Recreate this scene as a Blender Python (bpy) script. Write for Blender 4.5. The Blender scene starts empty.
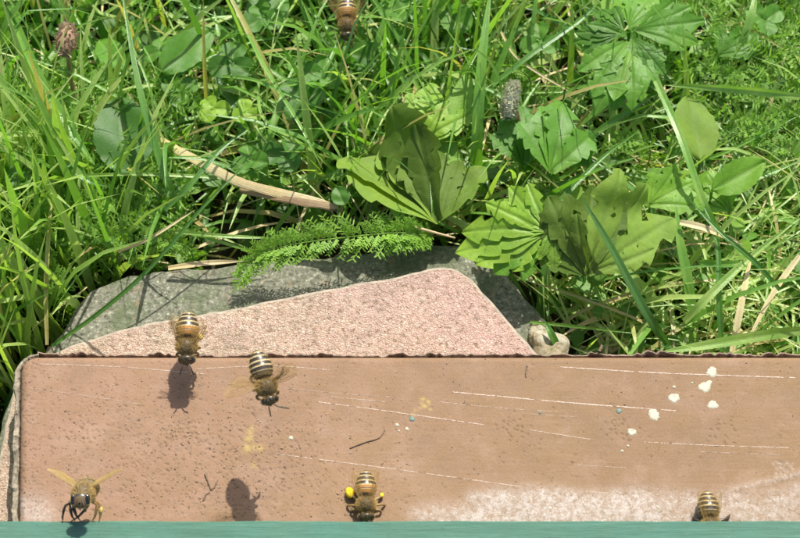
import bpy, math, random
import numpy as np
from mathutils import Vector, Matrix
# one unit is one centimetre
SC = bpy.context.scene
COL = SC.collection
SC.unit_settings.scale_length = 0.01
R = math.radians
# ------------------------------------------------------------------ camera
PITCH = R(58)
DIST = 40.0
FPX = 1500.0
cam_d = bpy.data.cameras.new('camera')
cam = bpy.data.objects.new('camera', cam_d); COL.objects.link(cam)
VD = Vector((0, math.cos(PITCH), -math.sin(PITCH)))
CAM = -VD * DIST
cam.location = CAM
cam.rotation_euler = (math.pi/2 - PITCH, 0, 0)
cam_d.sensor_width = 36.0
cam_d.lens = 36.0 * FPX / 800.0
cam_d.clip_start = 0.5
cam_d.clip_end = 5000
cam_d.dof.use_dof = True
cam_d.dof.focus_distance = 40.0
cam_d.dof.aperture_fstop = cam_d.lens * 0.001 / (2 * 0.10)
SC.camera = cam
# ------------------------------------------------------------------ light
SUN_EL, SUN_AZ = R(57), R(21)          # azimuth: from +y towards +x
W = bpy.data.worlds.new('World'); SC.world = W; W.use_nodes = True
nt = W.node_tree; nt.nodes.clear()
sky = nt.nodes.new('ShaderNodeTexSky'); sky.sky_type = 'NISHITA'; sky.sun_disc = False
sky.dust_density = 3.0; sky.air_density = 0.8; sky.sun_elevation = SUN_EL; sky.sun_rotation = SUN_AZ
bg = nt.nodes.new('ShaderNodeBackground'); bg.inputs['Strength'].default_value = 0.13
wo = nt.nodes.new('ShaderNodeOutputWorld')
nt.links.new(sky.outputs[0], bg.inputs[0]); nt.links.new(bg.outputs[0], wo.inputs[0])
sd = bpy.data.lights.new('sun', 'SUN'); sd.energy = 4.6; sd.angle = R(0.55); sd.color = (1, 0.955, 0.88)
so = bpy.data.objects.new('sun', sd); COL.objects.link(so)
SUNV = Vector((math.sin(SUN_AZ)*math.cos(SUN_EL), math.cos(SUN_AZ)*math.cos(SUN_EL), math.sin(SUN_EL)))
so.rotation_euler = SUNV.to_track_quat('Z', 'Y').to_euler(); so.location = SUNV * 60
SC.view_settings.view_transform = 'Standard'; SC.view_settings.look = 'None'
SC.view_settings.gamma = 1.0; SC.view_settings.exposure = 0.5
SC.render.engine = 'CYCLES'
SC.cycles.max_bounces = 8; SC.cycles.transparent_max_bounces = 12
SC.cycles.transmission_bounces = 6

CR, CU = Vector((1, 0, 0)), Vector((0, math.sin(PITCH), math.cos(PITCH)))
def at(px, py, z):
    d = VD * FPX + CR * (px - 400) - CU * (py - 269)
    return CAM + d * ((z - CAM.z) / d.z)
rng = np.random.default_rng(11)
random.seed(5)
# ------------------------------------------------------------------ helpers
def tag(o, label=None, cat=None, group=None, kind=None):
    if label: o['label'] = label
    if cat: o['category'] = cat
    if group: o['group'] = group
    if kind: o['kind'] = kind
    return o
def link(name, me, mats, parent=None, smooth=True):
    o = bpy.data.objects.new(name, me); COL.objects.link(o)
    for m in (mats if isinstance(mats, (list, tuple)) else [mats]): me.materials.append(m)
    if parent: o.parent = parent
    if smooth: me.polygons.foreach_set('use_smooth', [True]*len(me.polygons))
    me.update()
    return o
def empty(name, loc, label, cat, group=None, kind=None):
    o = bpy.data.objects.new(name, None); COL.objects.link(o); o.location = loc
    o.empty_display_size = 0.3
    return tag(o, label, cat, group, kind)
class MB:
    def __init__(s): s.v = []; s.f = []; s.m = []; s.c = {}
    def add(s, v, f, mi=0, **attrs):
        b = len(s.v); s.v += [tuple(x) for x in v]; s.f += [tuple(i+b for i in q) for q in f]; s.m += [mi]*len(f)
        for k, a in attrs.items():
            arr = s.c.setdefault(k, [])
            arr += [0.5]*(b-len(arr)); arr += list(a) if hasattr(a, '__len__') else [a]*len(v)
    def grid(s, P, mi=0, closed=False, **attrs):     # P: rows x cols x 3
        P = np.asarray(P, float); n, m = P.shape[:2]
        f = []
        for i in range(n-1):
            for j in range(m if closed else m-1):
                k = (j+1) % m
                f.append((i*m+j, i*m+k, (i+1)*m+k, (i+1)*m+j))
        at_ = {k: (np.asarray(a).reshape(-1).tolist() if hasattr(a, '__len__') else [float(a)]*(n*m)) for k, a in attrs.items()}
        s.add(P.reshape(-1, 3).tolist(), f, mi, **at_)
    def mesh(s, name, origin=(0, 0, 0)):
        me = bpy.data.meshes.new(name)
        ox, oy, oz = origin
        me.from_pydata([(a-ox, b-oy, c-oz) for a, b, c in s.v], [], s.f)
        me.polygons.foreach_set('material_index', s.m)
        for k, a in s.c.items():
            a = a + [0.5]*(len(s.v)-len(a))
            at_ = me.attributes.new(k, 'FLOAT', 'POINT'); at_.data.foreach_set('value', a)
        me.update()
        return me
def tube_rings(pts, rad, n=8, flat=1.0, side=None):
    pts = [Vector(p) for p in pts]; out = []
    up = Vector(side) if side is not None else Vector((0.31, 0.22, 0.93))
    for i, p in enumerate(pts):
        t = (pts[min(i+1, len(pts)-1)] - pts[max(i-1, 0)])
        t = t.normalized() if t.length > 1e-9 else Vector((0, 0, 1))
        a = t.cross(up)
        if a.length < 1e-3: a = t.cross(Vector((1, 0, 0)))
        a.normalize(); b = a.cross(t)
        r = rad[i] if hasattr(rad, '__len__') else rad
        out.append([tuple(p + a*math.cos(q)*r*flat + b*math.sin(q)*r) for q in [2*math.pi*k/n for k in range(n)]])
    return out
def spline(pts, n=14):
    pts = [Vector(p) for p in pts]
    if len(pts) == 2: return [pts[0].lerp(pts[1], i/(n-1)) for i in range(n)]
    P = [pts[0]*2-pts[1]] + pts + [pts[-1]*2-pts[-2]]
    out = []
    for i in range(n):
        u = i/(n-1)*(len(pts)-1); k = min(int(u), len(pts)-2); t = u-k
        a, b, c, d = P[k:k+4]
        out.append(0.5*((2*b) + (c-a)*t + (2*a-5*b+4*c-d)*t*t + (3*b-a-3*c+d)*t*t*t))
    return out
# ------------------------------------------------------------------ materials
class NT:
    def __init__(s, name):
        s.m = bpy.data.materials.new(name); s.m.use_nodes = True; s.t = s.m.node_tree; s.t.nodes.clear()
        s.out = s.n('ShaderNodeOutputMaterial')
    def n(s, typ, **kw):
        nd = s.t.nodes.new(typ)
        for k, v in kw.items():
            if hasattr(nd, k): setattr(nd, k, v)
            else: nd.inputs[k.replace('_', ' ')].default_value = v
        return nd
    def l(s, a, b): s.t.links.new(a, b)
    def obj(s): return s.n('ShaderNodeTexCoord').outputs['Object']
    def geo(s): return s.n('ShaderNodeNewGeometry').outputs['Position']
    def noise(s, scale, detail=4, co=None, rough=0.6):
        nd = s.n('ShaderNodeTexNoise'); nd.inputs['Scale'].default_value = scale
        nd.inputs['Detail'].default_value = detail; nd.inputs['Roughness'].default_value = rough
        s.l(co if co is not None else s.geo(), nd.inputs['Vector']); return nd.outputs['Fac']
    def vor(s, scale, feat='F1', out='Distance', co=None, rnd=1.0):
        nd = s.n('ShaderNodeTexVoronoi', feature=feat); nd.inputs['Scale'].default_value = scale
        nd.inputs['Randomness'].default_value = rnd
        s.l(co if co is not None else s.geo(), nd.inputs['Vector']); return nd.outputs[out]
    def ramp(s, fac, stops):
        nd = s.n('ShaderNodeValToRGB'); e = nd.color_ramp.elements
        while len(e) > 1: e.remove(e[0])
        e[0].position = stops[0][0]; e[0].color = tuple(stops[0][1]) + (1,)
        for p, c in stops[1:]:
            k = e.new(p); k.color = tuple(c) + (1,)
        s.l(fac, nd.inputs[0]); return nd.outputs[0]
    def fr(s, fac, a, b, c=0.0, d=1.0):
        nd = s.n('ShaderNodeMapRange'); nd.clamp = True
        for i, v in zip((1, 2, 3, 4), (a, b, c, d)): nd.inputs[i].default_value = v
        s.l(fac, nd.inputs[0]); return nd.outputs[0]
    def mix(s, fac, a, b, mode='MIX'):
        nd = s.n('ShaderNodeMix', data_type='RGBA', blend_type=mode)
        for sock, v in ((nd.inputs[0], fac), (nd.inputs[6], a), (nd.inputs[7], b)):
            if isinstance(v, (int, float)): sock.default_value = v
            elif isinstance(v, tuple): sock.default_value = v + (1,) if len(v) == 3 else v
            else: s.l(v, sock)
        return nd.outputs[2]
    def math(s, op, a, b=0.0):
        nd = s.n('ShaderNodeMath', operation=op)
        for sock, v in ((nd.inputs[0], a), (nd.inputs[1], b)):
            if isinstance(v, (int, float)): sock.default_value = v
            else: s.l(v, sock)
        return nd.outputs[0]
    def math_v(s, co):
        m = s.n('ShaderNodeMapping'); m.inputs['Location'].default_value = (7.3, 2.1, 4.4); s.l(co, m.inputs[0]); return m.outputs[0]
    def attr(s, name): return s.n('ShaderNodeAttribute', attribute_name=name).outputs['Fac']
    def bump(s, h, strength=0.5, dist=0.02, nrm=None):
        nd = s.n('ShaderNodeBump'); nd.inputs['Strength'].default_value = strength
        nd.inputs['Distance'].default_value = dist; s.l(h, nd.inputs['Height'])
        if nrm is not None: s.l(nrm, nd.inputs['Normal'])
        return nd.outputs[0]
    def pbr(s, col, rough=0.6, nrm=None, spec=0.5, **kw):
        p = s.n('ShaderNodeBsdfPrincipled')
        for k, v in (('Base Color', col), ('Roughness', rough), ('Specular IOR Level', spec)):
            if isinstance(v, tuple): p.inputs[k].default_value = v + (1,)
            elif isinstance(v, (int, float)): p.inputs[k].default_value = v
            else: s.l(v, p.inputs[k])
        if nrm is not None: s.l(nrm, p.inputs['Normal'])
        return p.outputs[0]
    def done(s, sh): s.l(sh, s.out.inputs['Surface']); return s.m

def leaf_material(name, stops, trans=0.5, rough=0.42, vein=(0.20, 0.30, 0.08), grain=7.0, spec=0.4, tcol=(1.0, 1.15, 0.35)):
    k = NT(name)
    tint = k.attr('tint')
    base = k.ramp(tint, stops)
    nz = k.noise(grain, 5)
    base = k.mix(k.fr(nz, 0.35, 0.75, 0.0, 0.45), base, (0.6, 0.62, 0.45), 'MULTIPLY')
    base = k.mix(k.fr(k.noise(1.1, 2), 0.4, 0.7, 0.0, 0.35), base, (1.25, 1.1, 0.7), 'MULTIPLY')
    base = k.mix(k.fr(k.noise(4.5, 5, rough=.7), 0.66, 0.72, 0, 0.55), base, (0.20, 0.15, 0.05))
    v = k.attr('vein')
    base = k.mix(k.math('MULTIPLY', v, 0.42), base, vein)
    h = k.math('ADD', k.math('MULTIPLY', k.noise(26, 4), 0.6), k.math('MULTIPLY', v, -0.6))
    nrm = k.bump(h, 0.55, 0.03)
    p = k.pbr(base, rough, nrm, spec)
    t = k.n('ShaderNodeBsdfTranslucent'); k.l(k.mix(1.0, base, tcol, 'MULTIPLY'), t.inputs[0]); k.l(nrm, t.inputs['Normal'])
    m = k.n('ShaderNodeMixShader'); m.inputs[0].default_value = trans
    k.l(p, m.inputs[1]); k.l(t.outputs[0], m.inputs[2])
    return k.done(m.outputs[0])

G_DARK, G_MID, G_YEL = (0.035, 0.12, 0.022), (0.085, 0.24, 0.03), (0.26, 0.42, 0.055)
M = {}
M['grass'] = leaf_material('grass', [(0.0, (0.05, 0.13, 0.03)), (0.3, (0.09, 0.26, 0.05)), (0.62, (0.22, 0.46, 0.075)), (0.84, (0.52, 0.68, 0.22)), (0.9, (0.62, 0.56, 0.20)), (1.0, (0.66, 0.50, 0.26))], trans=0.46, rough=0.28, spec=0.7)
M['leaf'] = leaf_material('leaf', [(0.0, (0.06, 0.17, 0.035)), (0.5, (0.16, 0.38, 0.045)), (1.0, (0.33, 0.54, 0.06))], trans=0.48)
M['leaf_dull'] = leaf_material('leaf_dull', [(0.0, (0.07, 0.13, 0.018)), (1.0, (0.25, 0.40, 0.07))], trans=0.42, rough=0.55, spec=0.18, tcol=(1.05, 1.05, 0.25))
M['feather'] = leaf_material('feather', [(0.0, (0.10, 0.23, 0.05)), (1.0, (0.29, 0.52, 0.07))], trans=0.45, rough=0.5)
M['straw'] = leaf_material('straw', [(0.0, (0.34, 0.22, 0.12)), (1.0, (0.74, 0.64, 0.36))], trans=0.25, rough=0.5, vein=(0.45, 0.33, 0.2), tcol=(1, 0.9, 0.6))

def terracotta():
    k = NT('terracotta'); g = k.obj()
    n1 = k.noise(0.22, 3, g); n2 = k.noise(1.6, 6, g); n3 = k.noise(14, 5, g)
    # long faint streaks running along the tile
    mp = k.n('ShaderNodeMapping'); mp.inputs['Scale'].default_value = (0.25, 3.2, 1); mp.inputs['Rotation'].default_value = (0, 0, 0.07)
    k.l(g, mp.inputs[0]); st = k.noise(3.0, 5, mp.outputs[0])
    sx = k.n('ShaderNodeSeparateXYZ'); k.l(g, sx.inputs[0])
    base = k.mix(k.fr(sx.outputs[0], -9, 4), (0.290, 0.172, 0.112), (0.228, 0.143, 0.074))
    base = k.mix(k.fr(n2, 0.35, 0.7, 0, 0.5), base, (0.21, 0.135, 0.062))
    base = k.mix(k.fr(st, 0.5, 0.75, 0, 0.25), base, (0.33, 0.21, 0.12))
    base = k.mix(k.fr(n1, 0.4, 0.62, 0, 0.35), base, (0.19, 0.11, 0.065))
    base = k.mix(k.fr(n3, 0.55, 0.8, 0, 0.35), base, (0.17, 0.115, 0.065))
    base = k.mix(k.fr(k.noise(0.75, 7, g, 0.72), 0.50, 0.66, 0, 0.38), base, (0.17, 0.115, 0.07)); base = k.mix(k.fr(k.noise(0.9, 6, k.math_v(g), 0.7), 0.52, 0.7, 0, 0.4), base, (0.34, 0.23, 0.165))
    base = k.mix(k.math('MULTIPLY', k.attr('dirt'), 0.85), base, (0.10, 0.07, 0.042))
    lime = k.attr('lime')
    lf = k.math('MULTIPLY', lime, k.fr(k.noise(7.0, 9, g, 0.8), 0.34, 0.74))
    base = k.mix(k.fr(lf, 0.0, 0.75, 0, 0.8), base, (0.52, 0.47, 0.42))
    base = k.mix(k.math('MULTIPLY', k.attr('pollen'), 0.7), base, (0.48, 0.38, 0.10))
    n4 = k.noise(34, 3, g)
    base = k.mix(k.fr(n4, 0.52, 0.72, 0, 0.5), base, (0.10, 0.065, 0.035)); base = k.mix(k.fr(n4, 0.46, 0.30, 0, 0.35), base, (0.36, 0.24, 0.15))
    lsp = k.math('MULTIPLY', lime, k.fr(k.noise(19, 3, g), 0.60, 0.66)); base = k.mix(k.math('MULTIPLY', lsp, .85), base, (0.52, 0.49, 0.43))
    h = k.math('ADD', k.math('MULTIPLY', k.noise(12, 7, g, 0.75), 1.0), k.math('MULTIPLY', lf, 1.5))
    nrm = k.bump(h, 0.42, 0.035, k.bump(k.math('ADD', n2, k.math('MULTIPLY', st, .3)), 0.3, 0.10))
    return k.done(k.pbr(base, k.fr(n2, 0.3, 0.7, 0.62, 0.8), nrm, 0.25))
M['terracotta'] = terracotta()

def mortar():
    k = NT('mortar_rim'); n = k.noise(5, 6); n2 = k.vor(9)
    c = k.ramp(n, [(0.3, (0.09, 0.065, 0.045)), (0.5, (0.20, 0.135, 0.09)), (0.72, (0.34, 0.25, 0.18))])
    return k.done(k.pbr(c, 0.8, k.bump(k.math('ADD', n, n2), 0.6, 0.06)))
M['mortar'] = mortar()
def mortar_grey():
    k = NT('mortar_grey'); n = k.noise(4, 6); n2 = k.vor(9)
    c = k.ramp(n, [(0.3, (0.10, 0.09, 0.06)), (0.5, (0.24, 0.20, 0.14)), (0.72, (0.38, 0.32, 0.23))])
    return k.done(k.pbr(c, 0.8, k.bump(k.math('ADD', n, n2), 0.6, 0.06)))
M['mortar_grey'] = mortar_grey()
def pink():
    k = NT('pink_aggregate'); g = k.geo()
    wv = k.n('ShaderNodeVectorMath', operation='ADD'); nn = k.n('ShaderNodeTexNoise'); nn.inputs['Scale'].default_value = 6
    k.l(g, nn.inputs['Vector'])
    sc = k.n('ShaderNodeVectorMath', operation='SCALE'); sc.inputs['Scale'].default_value = 0.16; k.l(nn.outputs['Color'], sc.inputs[0])
    k.l(g, wv.inputs[0]); k.l(sc.outputs[0], wv.inputs[1]); co = wv.outputs[0]
    d = k.vor(13.0, 'DISTANCE_TO_EDGE', 'Distance', co)
    cc = k.vor(13.0, 'F1', 'Color', co)
    s = k.n('ShaderNodeSeparateColor'); k.l(cc, s.inputs[0])
    col = k.ramp(s.outputs[0], [(0.0, (0.42, 0.28, 0.20)), (0.25, (0.45, 0.32, 0.23)), (0.5, (0.49, 0.36, 0.26)), (0.75, (0.50, 0.39, 0.27)), (1.0, (0.56, 0.48, 0.37))])
    col = k.mix(k.fr(k.noise(0.5, 3), 0.4, 0.65, 0, 0.5), col, (0.45, 0.31, 0.26))
    col = k.mix(k.fr(k.noise(0.8, 7, rough=.7), 0.48, 0.62, 0, 0.5), col, (0.30, 0.235, 0.165)); col = k.mix(k.fr(k.noise(2.2, 6, k.math_v(g), .7), 0.54, 0.66, 0, 0.55), col, (0.25, 0.21, 0.14))
    sx = k.n('ShaderNodeSeparateXYZ'); k.l(g, sx.inputs[0]); col = k.mix(k.fr(sx.outputs[0], -3.5, 3.0, 0, .45), col, (0.52, 0.31, 0.27))
    nf = k.noise(7.5, 5, rough=0.65)
    col = k.mix(k.fr(nf, 0.46, 0.37, 0, 0.8), col, (0.20, 0.14, 0.085))
    col = k.mix(k.fr(nf, 0.60, 0.70, 0, 0.6), col, (0.62, 0.54, 0.44))
    gap = k.fr(d, 0.0, 0.10, 1, 0)
    gap = k.math('MULTIPLY', gap, k.fr(k.noise(8.0, 3), 0.50, 0.66, 0.0, 0.6))
    col = k.mix(gap, col, (0.19, 0.13, 0.075))
    h = k.math('ADD', k.math('MULTIPLY', k.fr(d, 0.0, 0.25), 0.6), k.math('MULTIPLY', nf, 1.6))
    return k.done(k.pbr(col, 0.7, k.bump(h, 0.8, 0.05), 0.25))
M['pink'] = pink()
def chipped():
    k = NT('pale_chipped_edge'); n = k.noise(5, 6)
    c = k.ramp(n, [(0.3, (0.22, 0.20, 0.15)), (0.5, (0.33, 0.27, 0.20)), (0.7, (0.44, 0.36, 0.28))])
    return k.done(k.pbr(c, 0.75, k.bump(n, 0.6, 0.05)))
M['chipped'] = chipped()
def mossy():
    k = NT('mossy_concrete'); n = k.noise(0.9, 5); n2 = k.noise(7, 7, rough=0.7); v = k.vor(5.0, 'F1')
    c = k.ramp(n2, [(0.34, (0.05, 0.052, 0.032)), (0.46, (0.15, 0.152, 0.105)), (0.56, (0.22, 0.22, 0.16)), (0.66, (0.42, 0.42, 0.32))])
    c = k.mix(k.fr(n, 0.45, 0.62, 0, 0.7), c, (0.09, 0.12, 0.05))
    c = k.mix(k.fr(k.math('ADD', v, k.math('MULTIPLY', k.noise(1.7, 3), .5)), 0.28, 0.38, 0.8, 0), c, (0.52, 0.55, 0.42))
    c = k.mix(k.fr(k.noise(2.7, 4), 0.60, 0.70, 0, 0.5), c, (0.30, 0.20, 0.12))
    return k.done(k.pbr(c, 0.8, k.bump(k.math('ADD', n2, k.noise(2.5, 4)), 0.8, 0.10)))
M['mossy'] = mossy()
def pale_rock():
    k = NT('pale_rock'); n = k.noise(3.2, 6, rough=0.7)
    c = k.ramp(n, [(0.36, (0.07, 0.09, 0.03)), (0.46, (0.28, 0.22, 0.12)), (0.58, (0.36, 0.34, 0.24)), (0.8, (0.50, 0.48, 0.38))])
    return k.done(k.pbr(c, 0.7, k.bump(n, 0.7, 0.08)))
M['rock'] = pale_rock()
def soil():
    k = NT('soil'); n = k.noise(1.3, 8, rough=0.7)
    c = k.ramp(n, [(0.3, (0.018, 0.016, 0.009)), (0.55, (0.05, 0.045, 0.022)), (0.75, (0.10, 0.085, 0.04))])
    return k.done(k.pbr(c, 0.95, k.bump(n, 0.9, 0.3), 0.2))
M['soil'] = soil()
def green_paint():
    k = NT('green_paint'); g = k.obj()
    mp = k.n('ShaderNodeMapping'); mp.inputs['Scale'].default_value = (0.35, 7, 7); k.l(g, mp.inputs[0])
    st = k.noise(2.2, 7, mp.outputs[0], 0.7); n = k.noise(1.1, 4, g)
    c = k.ramp(st, [(0.3, (0.050, 0.130, 0.085)), (0.55, (0.072, 0.170, 0.115)), (0.68, (0.09, 0.205, 0.145)), (0.80, (0.20, 0.31, 0.24))])
    c = k.mix(k.fr(n, 0.45, 0.7, 0, 0.35), c, (0.06, 0.20, 0.15))
    ch = k.noise(5.5, 6, mp.outputs[0], 0.75); c = k.mix(k.fr(ch, 0.66, 0.70, 0, .8), c, (0.33, 0.31, 0.24)); c = k.mix(k.fr(k.noise(9, 5, g), 0.62, 0.72, 0, .5), c, (0.05, 0.09, 0.06))
    return k.done(k.pbr(c, 0.6, k.bump(k.math('ADD', st, ch), 0.6, 0.035), 0.3))
M['green'] = green_paint()
def simple(name, col, rough=0.5, spec=0.5, nscale=14, amt=0.35, bump=0.3, dist=0.01):
    k = NT(name); n = k.noise(nscale, 5, k.obj())
    c = k.mix(k.fr(n, 0.35, 0.7, 0, amt), col, tuple(x*0.45 for x in col))
    return k.done(k.pbr(c, rough, k.bump(n, bump, dist), spec))
M['lime'] = simple('lime_spot', (0.42, 0.41, 0.30), 0.6, dist=0.03)
M['teal'] = simple('teal_speck', (0.13, 0.20, 0.16), 0.6)
M['scratch'] = simple('scratch', (0.40, 0.30, 0.22), 0.55, amt=0.2)
M['crumb'] = simple('crumb', (0.19, 0.135, 0.085), 0.85, 0.2, amt=0.6)
M['crumb_pale'] = simple('crumb_pale', (0.40, 0.29, 0.20), 0.85, 0.2, amt=0.4)
M['bee_black'] = simple('bee_black', (0.045, 0.032, 0.018), 0.30, 0.6)
M['bee_band'] = simple('bee_band', (0.52, 0.42, 0.22), 0.7, 0.3, nscale=40)
M['bee_orange'] = simple('bee_orange', (0.42, 0.20, 0.045), 0.3, 0.6)
M['bee_brown'] = simple('bee_brown', (0.13, 0.09, 0.04), 0.5, 0.4, nscale=30)
M['bee_leg'] = simple('bee_leg', (0.26, 0.16, 0.05), 0.4, 0.5)
M['bee_legdark'] = simple('bee_leg_dark', (0.05, 0.032, 0.018), 0.35, 0.5)
M['bee_eye'] = simple('bee_eye', (0.012, 0.010, 0.010), 0.12, 0.9, bump=0.15)
M['pollen'] = simple('pollen', (0.85, 0.62, 0.03), 0.8, 0.2, nscale=35, amt=0.35, bump=0.8, dist=0.03)
M['pollen_dull'] = simple('pollen_dull', (0.62, 0.46, 0.14), 0.8, 0.2, nscale=35, bump=0.8, dist=0.03)
M['seed_head'] = simple('seed_head', (0.66, 0.66, 0.48), 0.8, 0.2)
M['seed_core'] = simple('seed_core', (0.34, 0.36, 0.22), 0.9, 0.1)
M['dry_flower'] = simple('dry_flower', (0.34, 0.22, 0.14), 0.85, 0.2, nscale=8, amt=0.6)
M['dry_pale'] = simple('dry_pale', (0.66, 0.52, 0.36), 0.8, 0.2, nscale=8, amt=0.5)
def fur_mat(name, col):
    k = NT(name); p = k.pbr(col, 0.6, None, 0.3)
    t = k.n('ShaderNodeBsdfTranslucent'); t.inputs[0].default_value = col + (1,)
    m = k.n('ShaderNodeMixShader'); m.inputs[0].default_value = 0.45
    k.l(p, m.inputs[1]); k.l(t.outputs[0], m.inputs[2]); return k.done(m.outputs[0])
M['fur'] = fur_mat('fur', (0.60, 0.44, 0.17)); M['fur_dark'] = fur_mat('fur_dark', (0.30, 0.24, 0.15))
def wing_mat(name, fac):
    k = NT(name)
    p = k.pbr((0.62, 0.46, 0.18), 0.25, k.bump(k.noise(9, 3, k.obj()), 0.5, 0.02), 0.6)
    tl = k.n('ShaderNodeBsdfTranslucent'); tl.inputs[0].default_value = (0.62, 0.48, 0.22, 1)
    a = k.n('ShaderNodeMixShader'); a.inputs[0].default_value = 0.5; k.l(p, a.inputs[1]); k.l(tl.outputs[0], a.inputs[2])
    tr = k.n('ShaderNodeBsdfTransparent'); tr.inputs[0].default_value = (0.98, 0.95, 0.88, 1)
    m = k.n('ShaderNodeMixShader'); m.inputs[0].default_value = fac
    k.l(tr.outputs[0], m.inputs[1]); k.l(a.outputs[0], m.inputs[2]); return k.done(m.outputs[0])
M['wing'] = wing_mat('wing_membrane', .13); M['wing_amber'] = wing_mat('wing_amber', .55)

# ------------------------------------------------------------------ ground
ZG = -4.6
n = 61
X, Y = np.meshgrid(np.linspace(-1, 1, n), np.linspace(-1, 1, n))
Xs = np.sign(X)*np.abs(X)**3*900; Ys = np.sign(Y)*np.abs(Y)**3*900
Zs = ZG + 0.18*np.sin(Xs*0.9+1)*np.cos(Ys*0.7) * (np.abs(Xs) < 60)
b = MB(); b.grid(np.dstack([Xs, Ys, Zs]))
tag(link('ground', b.mesh('ground'), M['soil']), kind='structure')

# ------------------------------------------------------------------ stones
def prism(poly, z0, z1, bev, name, mats, parent=None, jitter=0.0, sub=0.35):
    # dense outline, bevelled top, chipped edge
    pts = []
    m = len(poly)
    for i in range(m):
        a, c = Vector(poly[i]), Vector(poly[(i+1) % m]); L = (c-a).length; k = max(1, int(L/sub))
        for q in range(k): pts.append(a.lerp(c, q/k))
    P = np.array([(p.x, p.y) for p in pts])
    for _ in range(2): P = 0.5*P + 0.25*(np.roll(P, 1, 0)+np.roll(P, -1, 0))
    cen = P.mean(0)
    N = np.roll(P, -1, 0)-np.roll(P, 1, 0); N = np.stack([N[:, 1], -N[:, 0]], 1); N /= np.linalg.norm(N, axis=1)[:, None]
    if ((P-cen)*N).sum() < 0: N = -N
    jit = rng.normal(0, 1, len(P)); jit = np.convolve(np.r_[jit[-2:], jit, jit[:2]], [0.25, 0.5, 0.25], 'same')[2:-2]*jitter
    P = P + N*jit[:, None]
    rows = []
    for d, z in ((0, z0), (0, z1-bev*1.0), (-bev*0.18, z1-bev*0.42), (-bev*0.5, z1-bev*0.12), (-bev*(1.0), z1)):
        zz = np.full(len(P), z) + (rng.normal(0, jitter*0.35, len(P)) if z > z0 and z < z1 else 0)
        rows.append(np.c_[P+N*d, zz])
    b = MB(); b.grid(rows[:4], 1, closed=True)
    b.grid(rows[3:], 1, closed=True)
    k = len(P)
    b.add([tuple(q) for q in rows[4]], [tuple(range(k))], 0)
    me = b.mesh(name, (0, 0, 0)); o = link(name, me, mats, parent, smooth=False)
    return o
def xy(px, py, z): v = at(px, py, z); return (v.x, v.y)
ZP, ZM = -1.62, -2.7
stone = empty('paving_stone', at(300, 320, ZG), 'pink and mossy grey concrete paving stone lying in the grass under the terracotta tile', 'paving stone')
pp = [xy(18, 374, ZP), xy(60, 348, ZP), xy(130, 326, ZP), xy(300, 294, ZP), xy(436, 267, ZP), xy(452, 266, ZP), xy(468, 273, ZP), xy(534, 349, ZP), xy(700, 540, ZP), xy(700, 640, ZP), xy(-25, 640, ZP), xy(-10, 500, ZP), xy(3, 430, ZP)]
gm = [xy(14, 384, ZM), xy(55, 338, ZM), xy(92, 286, ZM), xy(105, 279, ZM), xy(240, 263, ZM), xy(430, 243, ZM), xy(466, 244, ZM), xy(500, 262, ZM), xy(566, 352, ZM), xy(740, 560, ZM), xy(740, 660, ZM), xy(-46, 660, ZM), xy(-20, 500, ZM), xy(-3, 436, ZM)]
def rel(o, root):
    o.parent = root; o.matrix_parent_inverse = Matrix.Translation(-root.location); return o
rel(prism(pp, ZM+0.003, ZP, 0.11, 'pink_facing', [M['pink'], M['chipped']], jitter=0.035, sub=0.22), stone)
rel(prism(gm, ZG-0.3, ZM, 0.16, 'mossy_base', [M['mossy'], M['mossy']], jitter=0.06, sub=0.22), stone)

def rock(name, c, r, mat, seed, squash=(1, 1, 0.8), n=14):
    rg = np.random.default_rng(seed); ks = rg.normal(0, 1, (9, 3))*2.2; ph = rg.uniform(0, 6, 9)
    th = np.linspace(0, math.pi, n); P = []
    for t in th:
        row = []
        for q in np.linspace(0, 2*math.pi, n*2, endpoint=False):
            d = np.array([math.sin(t)*math.cos(q), math.sin(t)*math.sin(q), math.cos(t)])
            s = 1+0.16*np.sin(ks@d+ph).sum()/3
            row.append(d*s*r*np.array(squash))
        P.append(row)
    b = MB(); b.grid(P, closed=True)
    o = link(name, b.mesh(name), mat, smooth=False); o.location = c
    return o
tag(rock('pale_rock', at(541, 334, -2.62), 0.46, M['rock'], 3, (0.75, 1.2, 0.45)), 'lumpy pale cream and brown rock at the right edge of the mossy stone', 'rock')
o = rock('pale_rock', at(549, 346, -2.6), 0.5, M['rock'], 8, (1, 1, 0.6)); tag(o, 'small pale stone chip just behind the tile beside the larger cream rock', 'rock')
o = rock('pale_rock', at(612, 347, -3.7), 0.22, M['rock'], 9, (1, 1, 0.6)); tag(o, 'tiny white pebble in shaded grass behind the middle of the tile', 'rock')

# ------------------------------------------------------------------ terracotta tile
TX0, TX1 = at(20, 440, 0).x, 15.5
TYB, TYF = at(400, 355, 0).y, -11.0
TX0 = at(20, 355, 0).x; SK = (TX0-at(18, 520, 0).x)/(TYB-at(18, 520, 0).y)
def shx(x, y): return x+SK*(y-TYB)
tile = empty('terracotta_tile', ((TX0+TX1)/2, TYB-3, -1.59), 'long smooth terracotta tile with white scratches filling the lower half of the view', 'tile')
def sdf(x, y, x0, x1, y0, y1, r):
    cx, cy = (x0+x1)/2, (y0+y1)/2
    qx, qy = np.abs(x-cx)-(x1-x0)/2+r, np.abs(y-cy)-(y1-y0)/2+r
    return np.minimum(np.maximum(qx, qy), 0)+np.hypot(np.maximum(qx, 0), np.maximum(qy, 0))-r
yv = at(400, 536, 0).y-0.5
hs = 0.023
xs = np.arange(TX0-hs, TX1+hs, hs); ys = np.r_[np.arange(TYB+hs, yv, -hs), np.arange(yv-0.1, TYF-0.2, -0.25)]
X, Y = np.meshgrid(xs, ys)
D = sdf(X, Y, TX0, TX1, TYF, TYB, 0.46)
e = 1e-3
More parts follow.
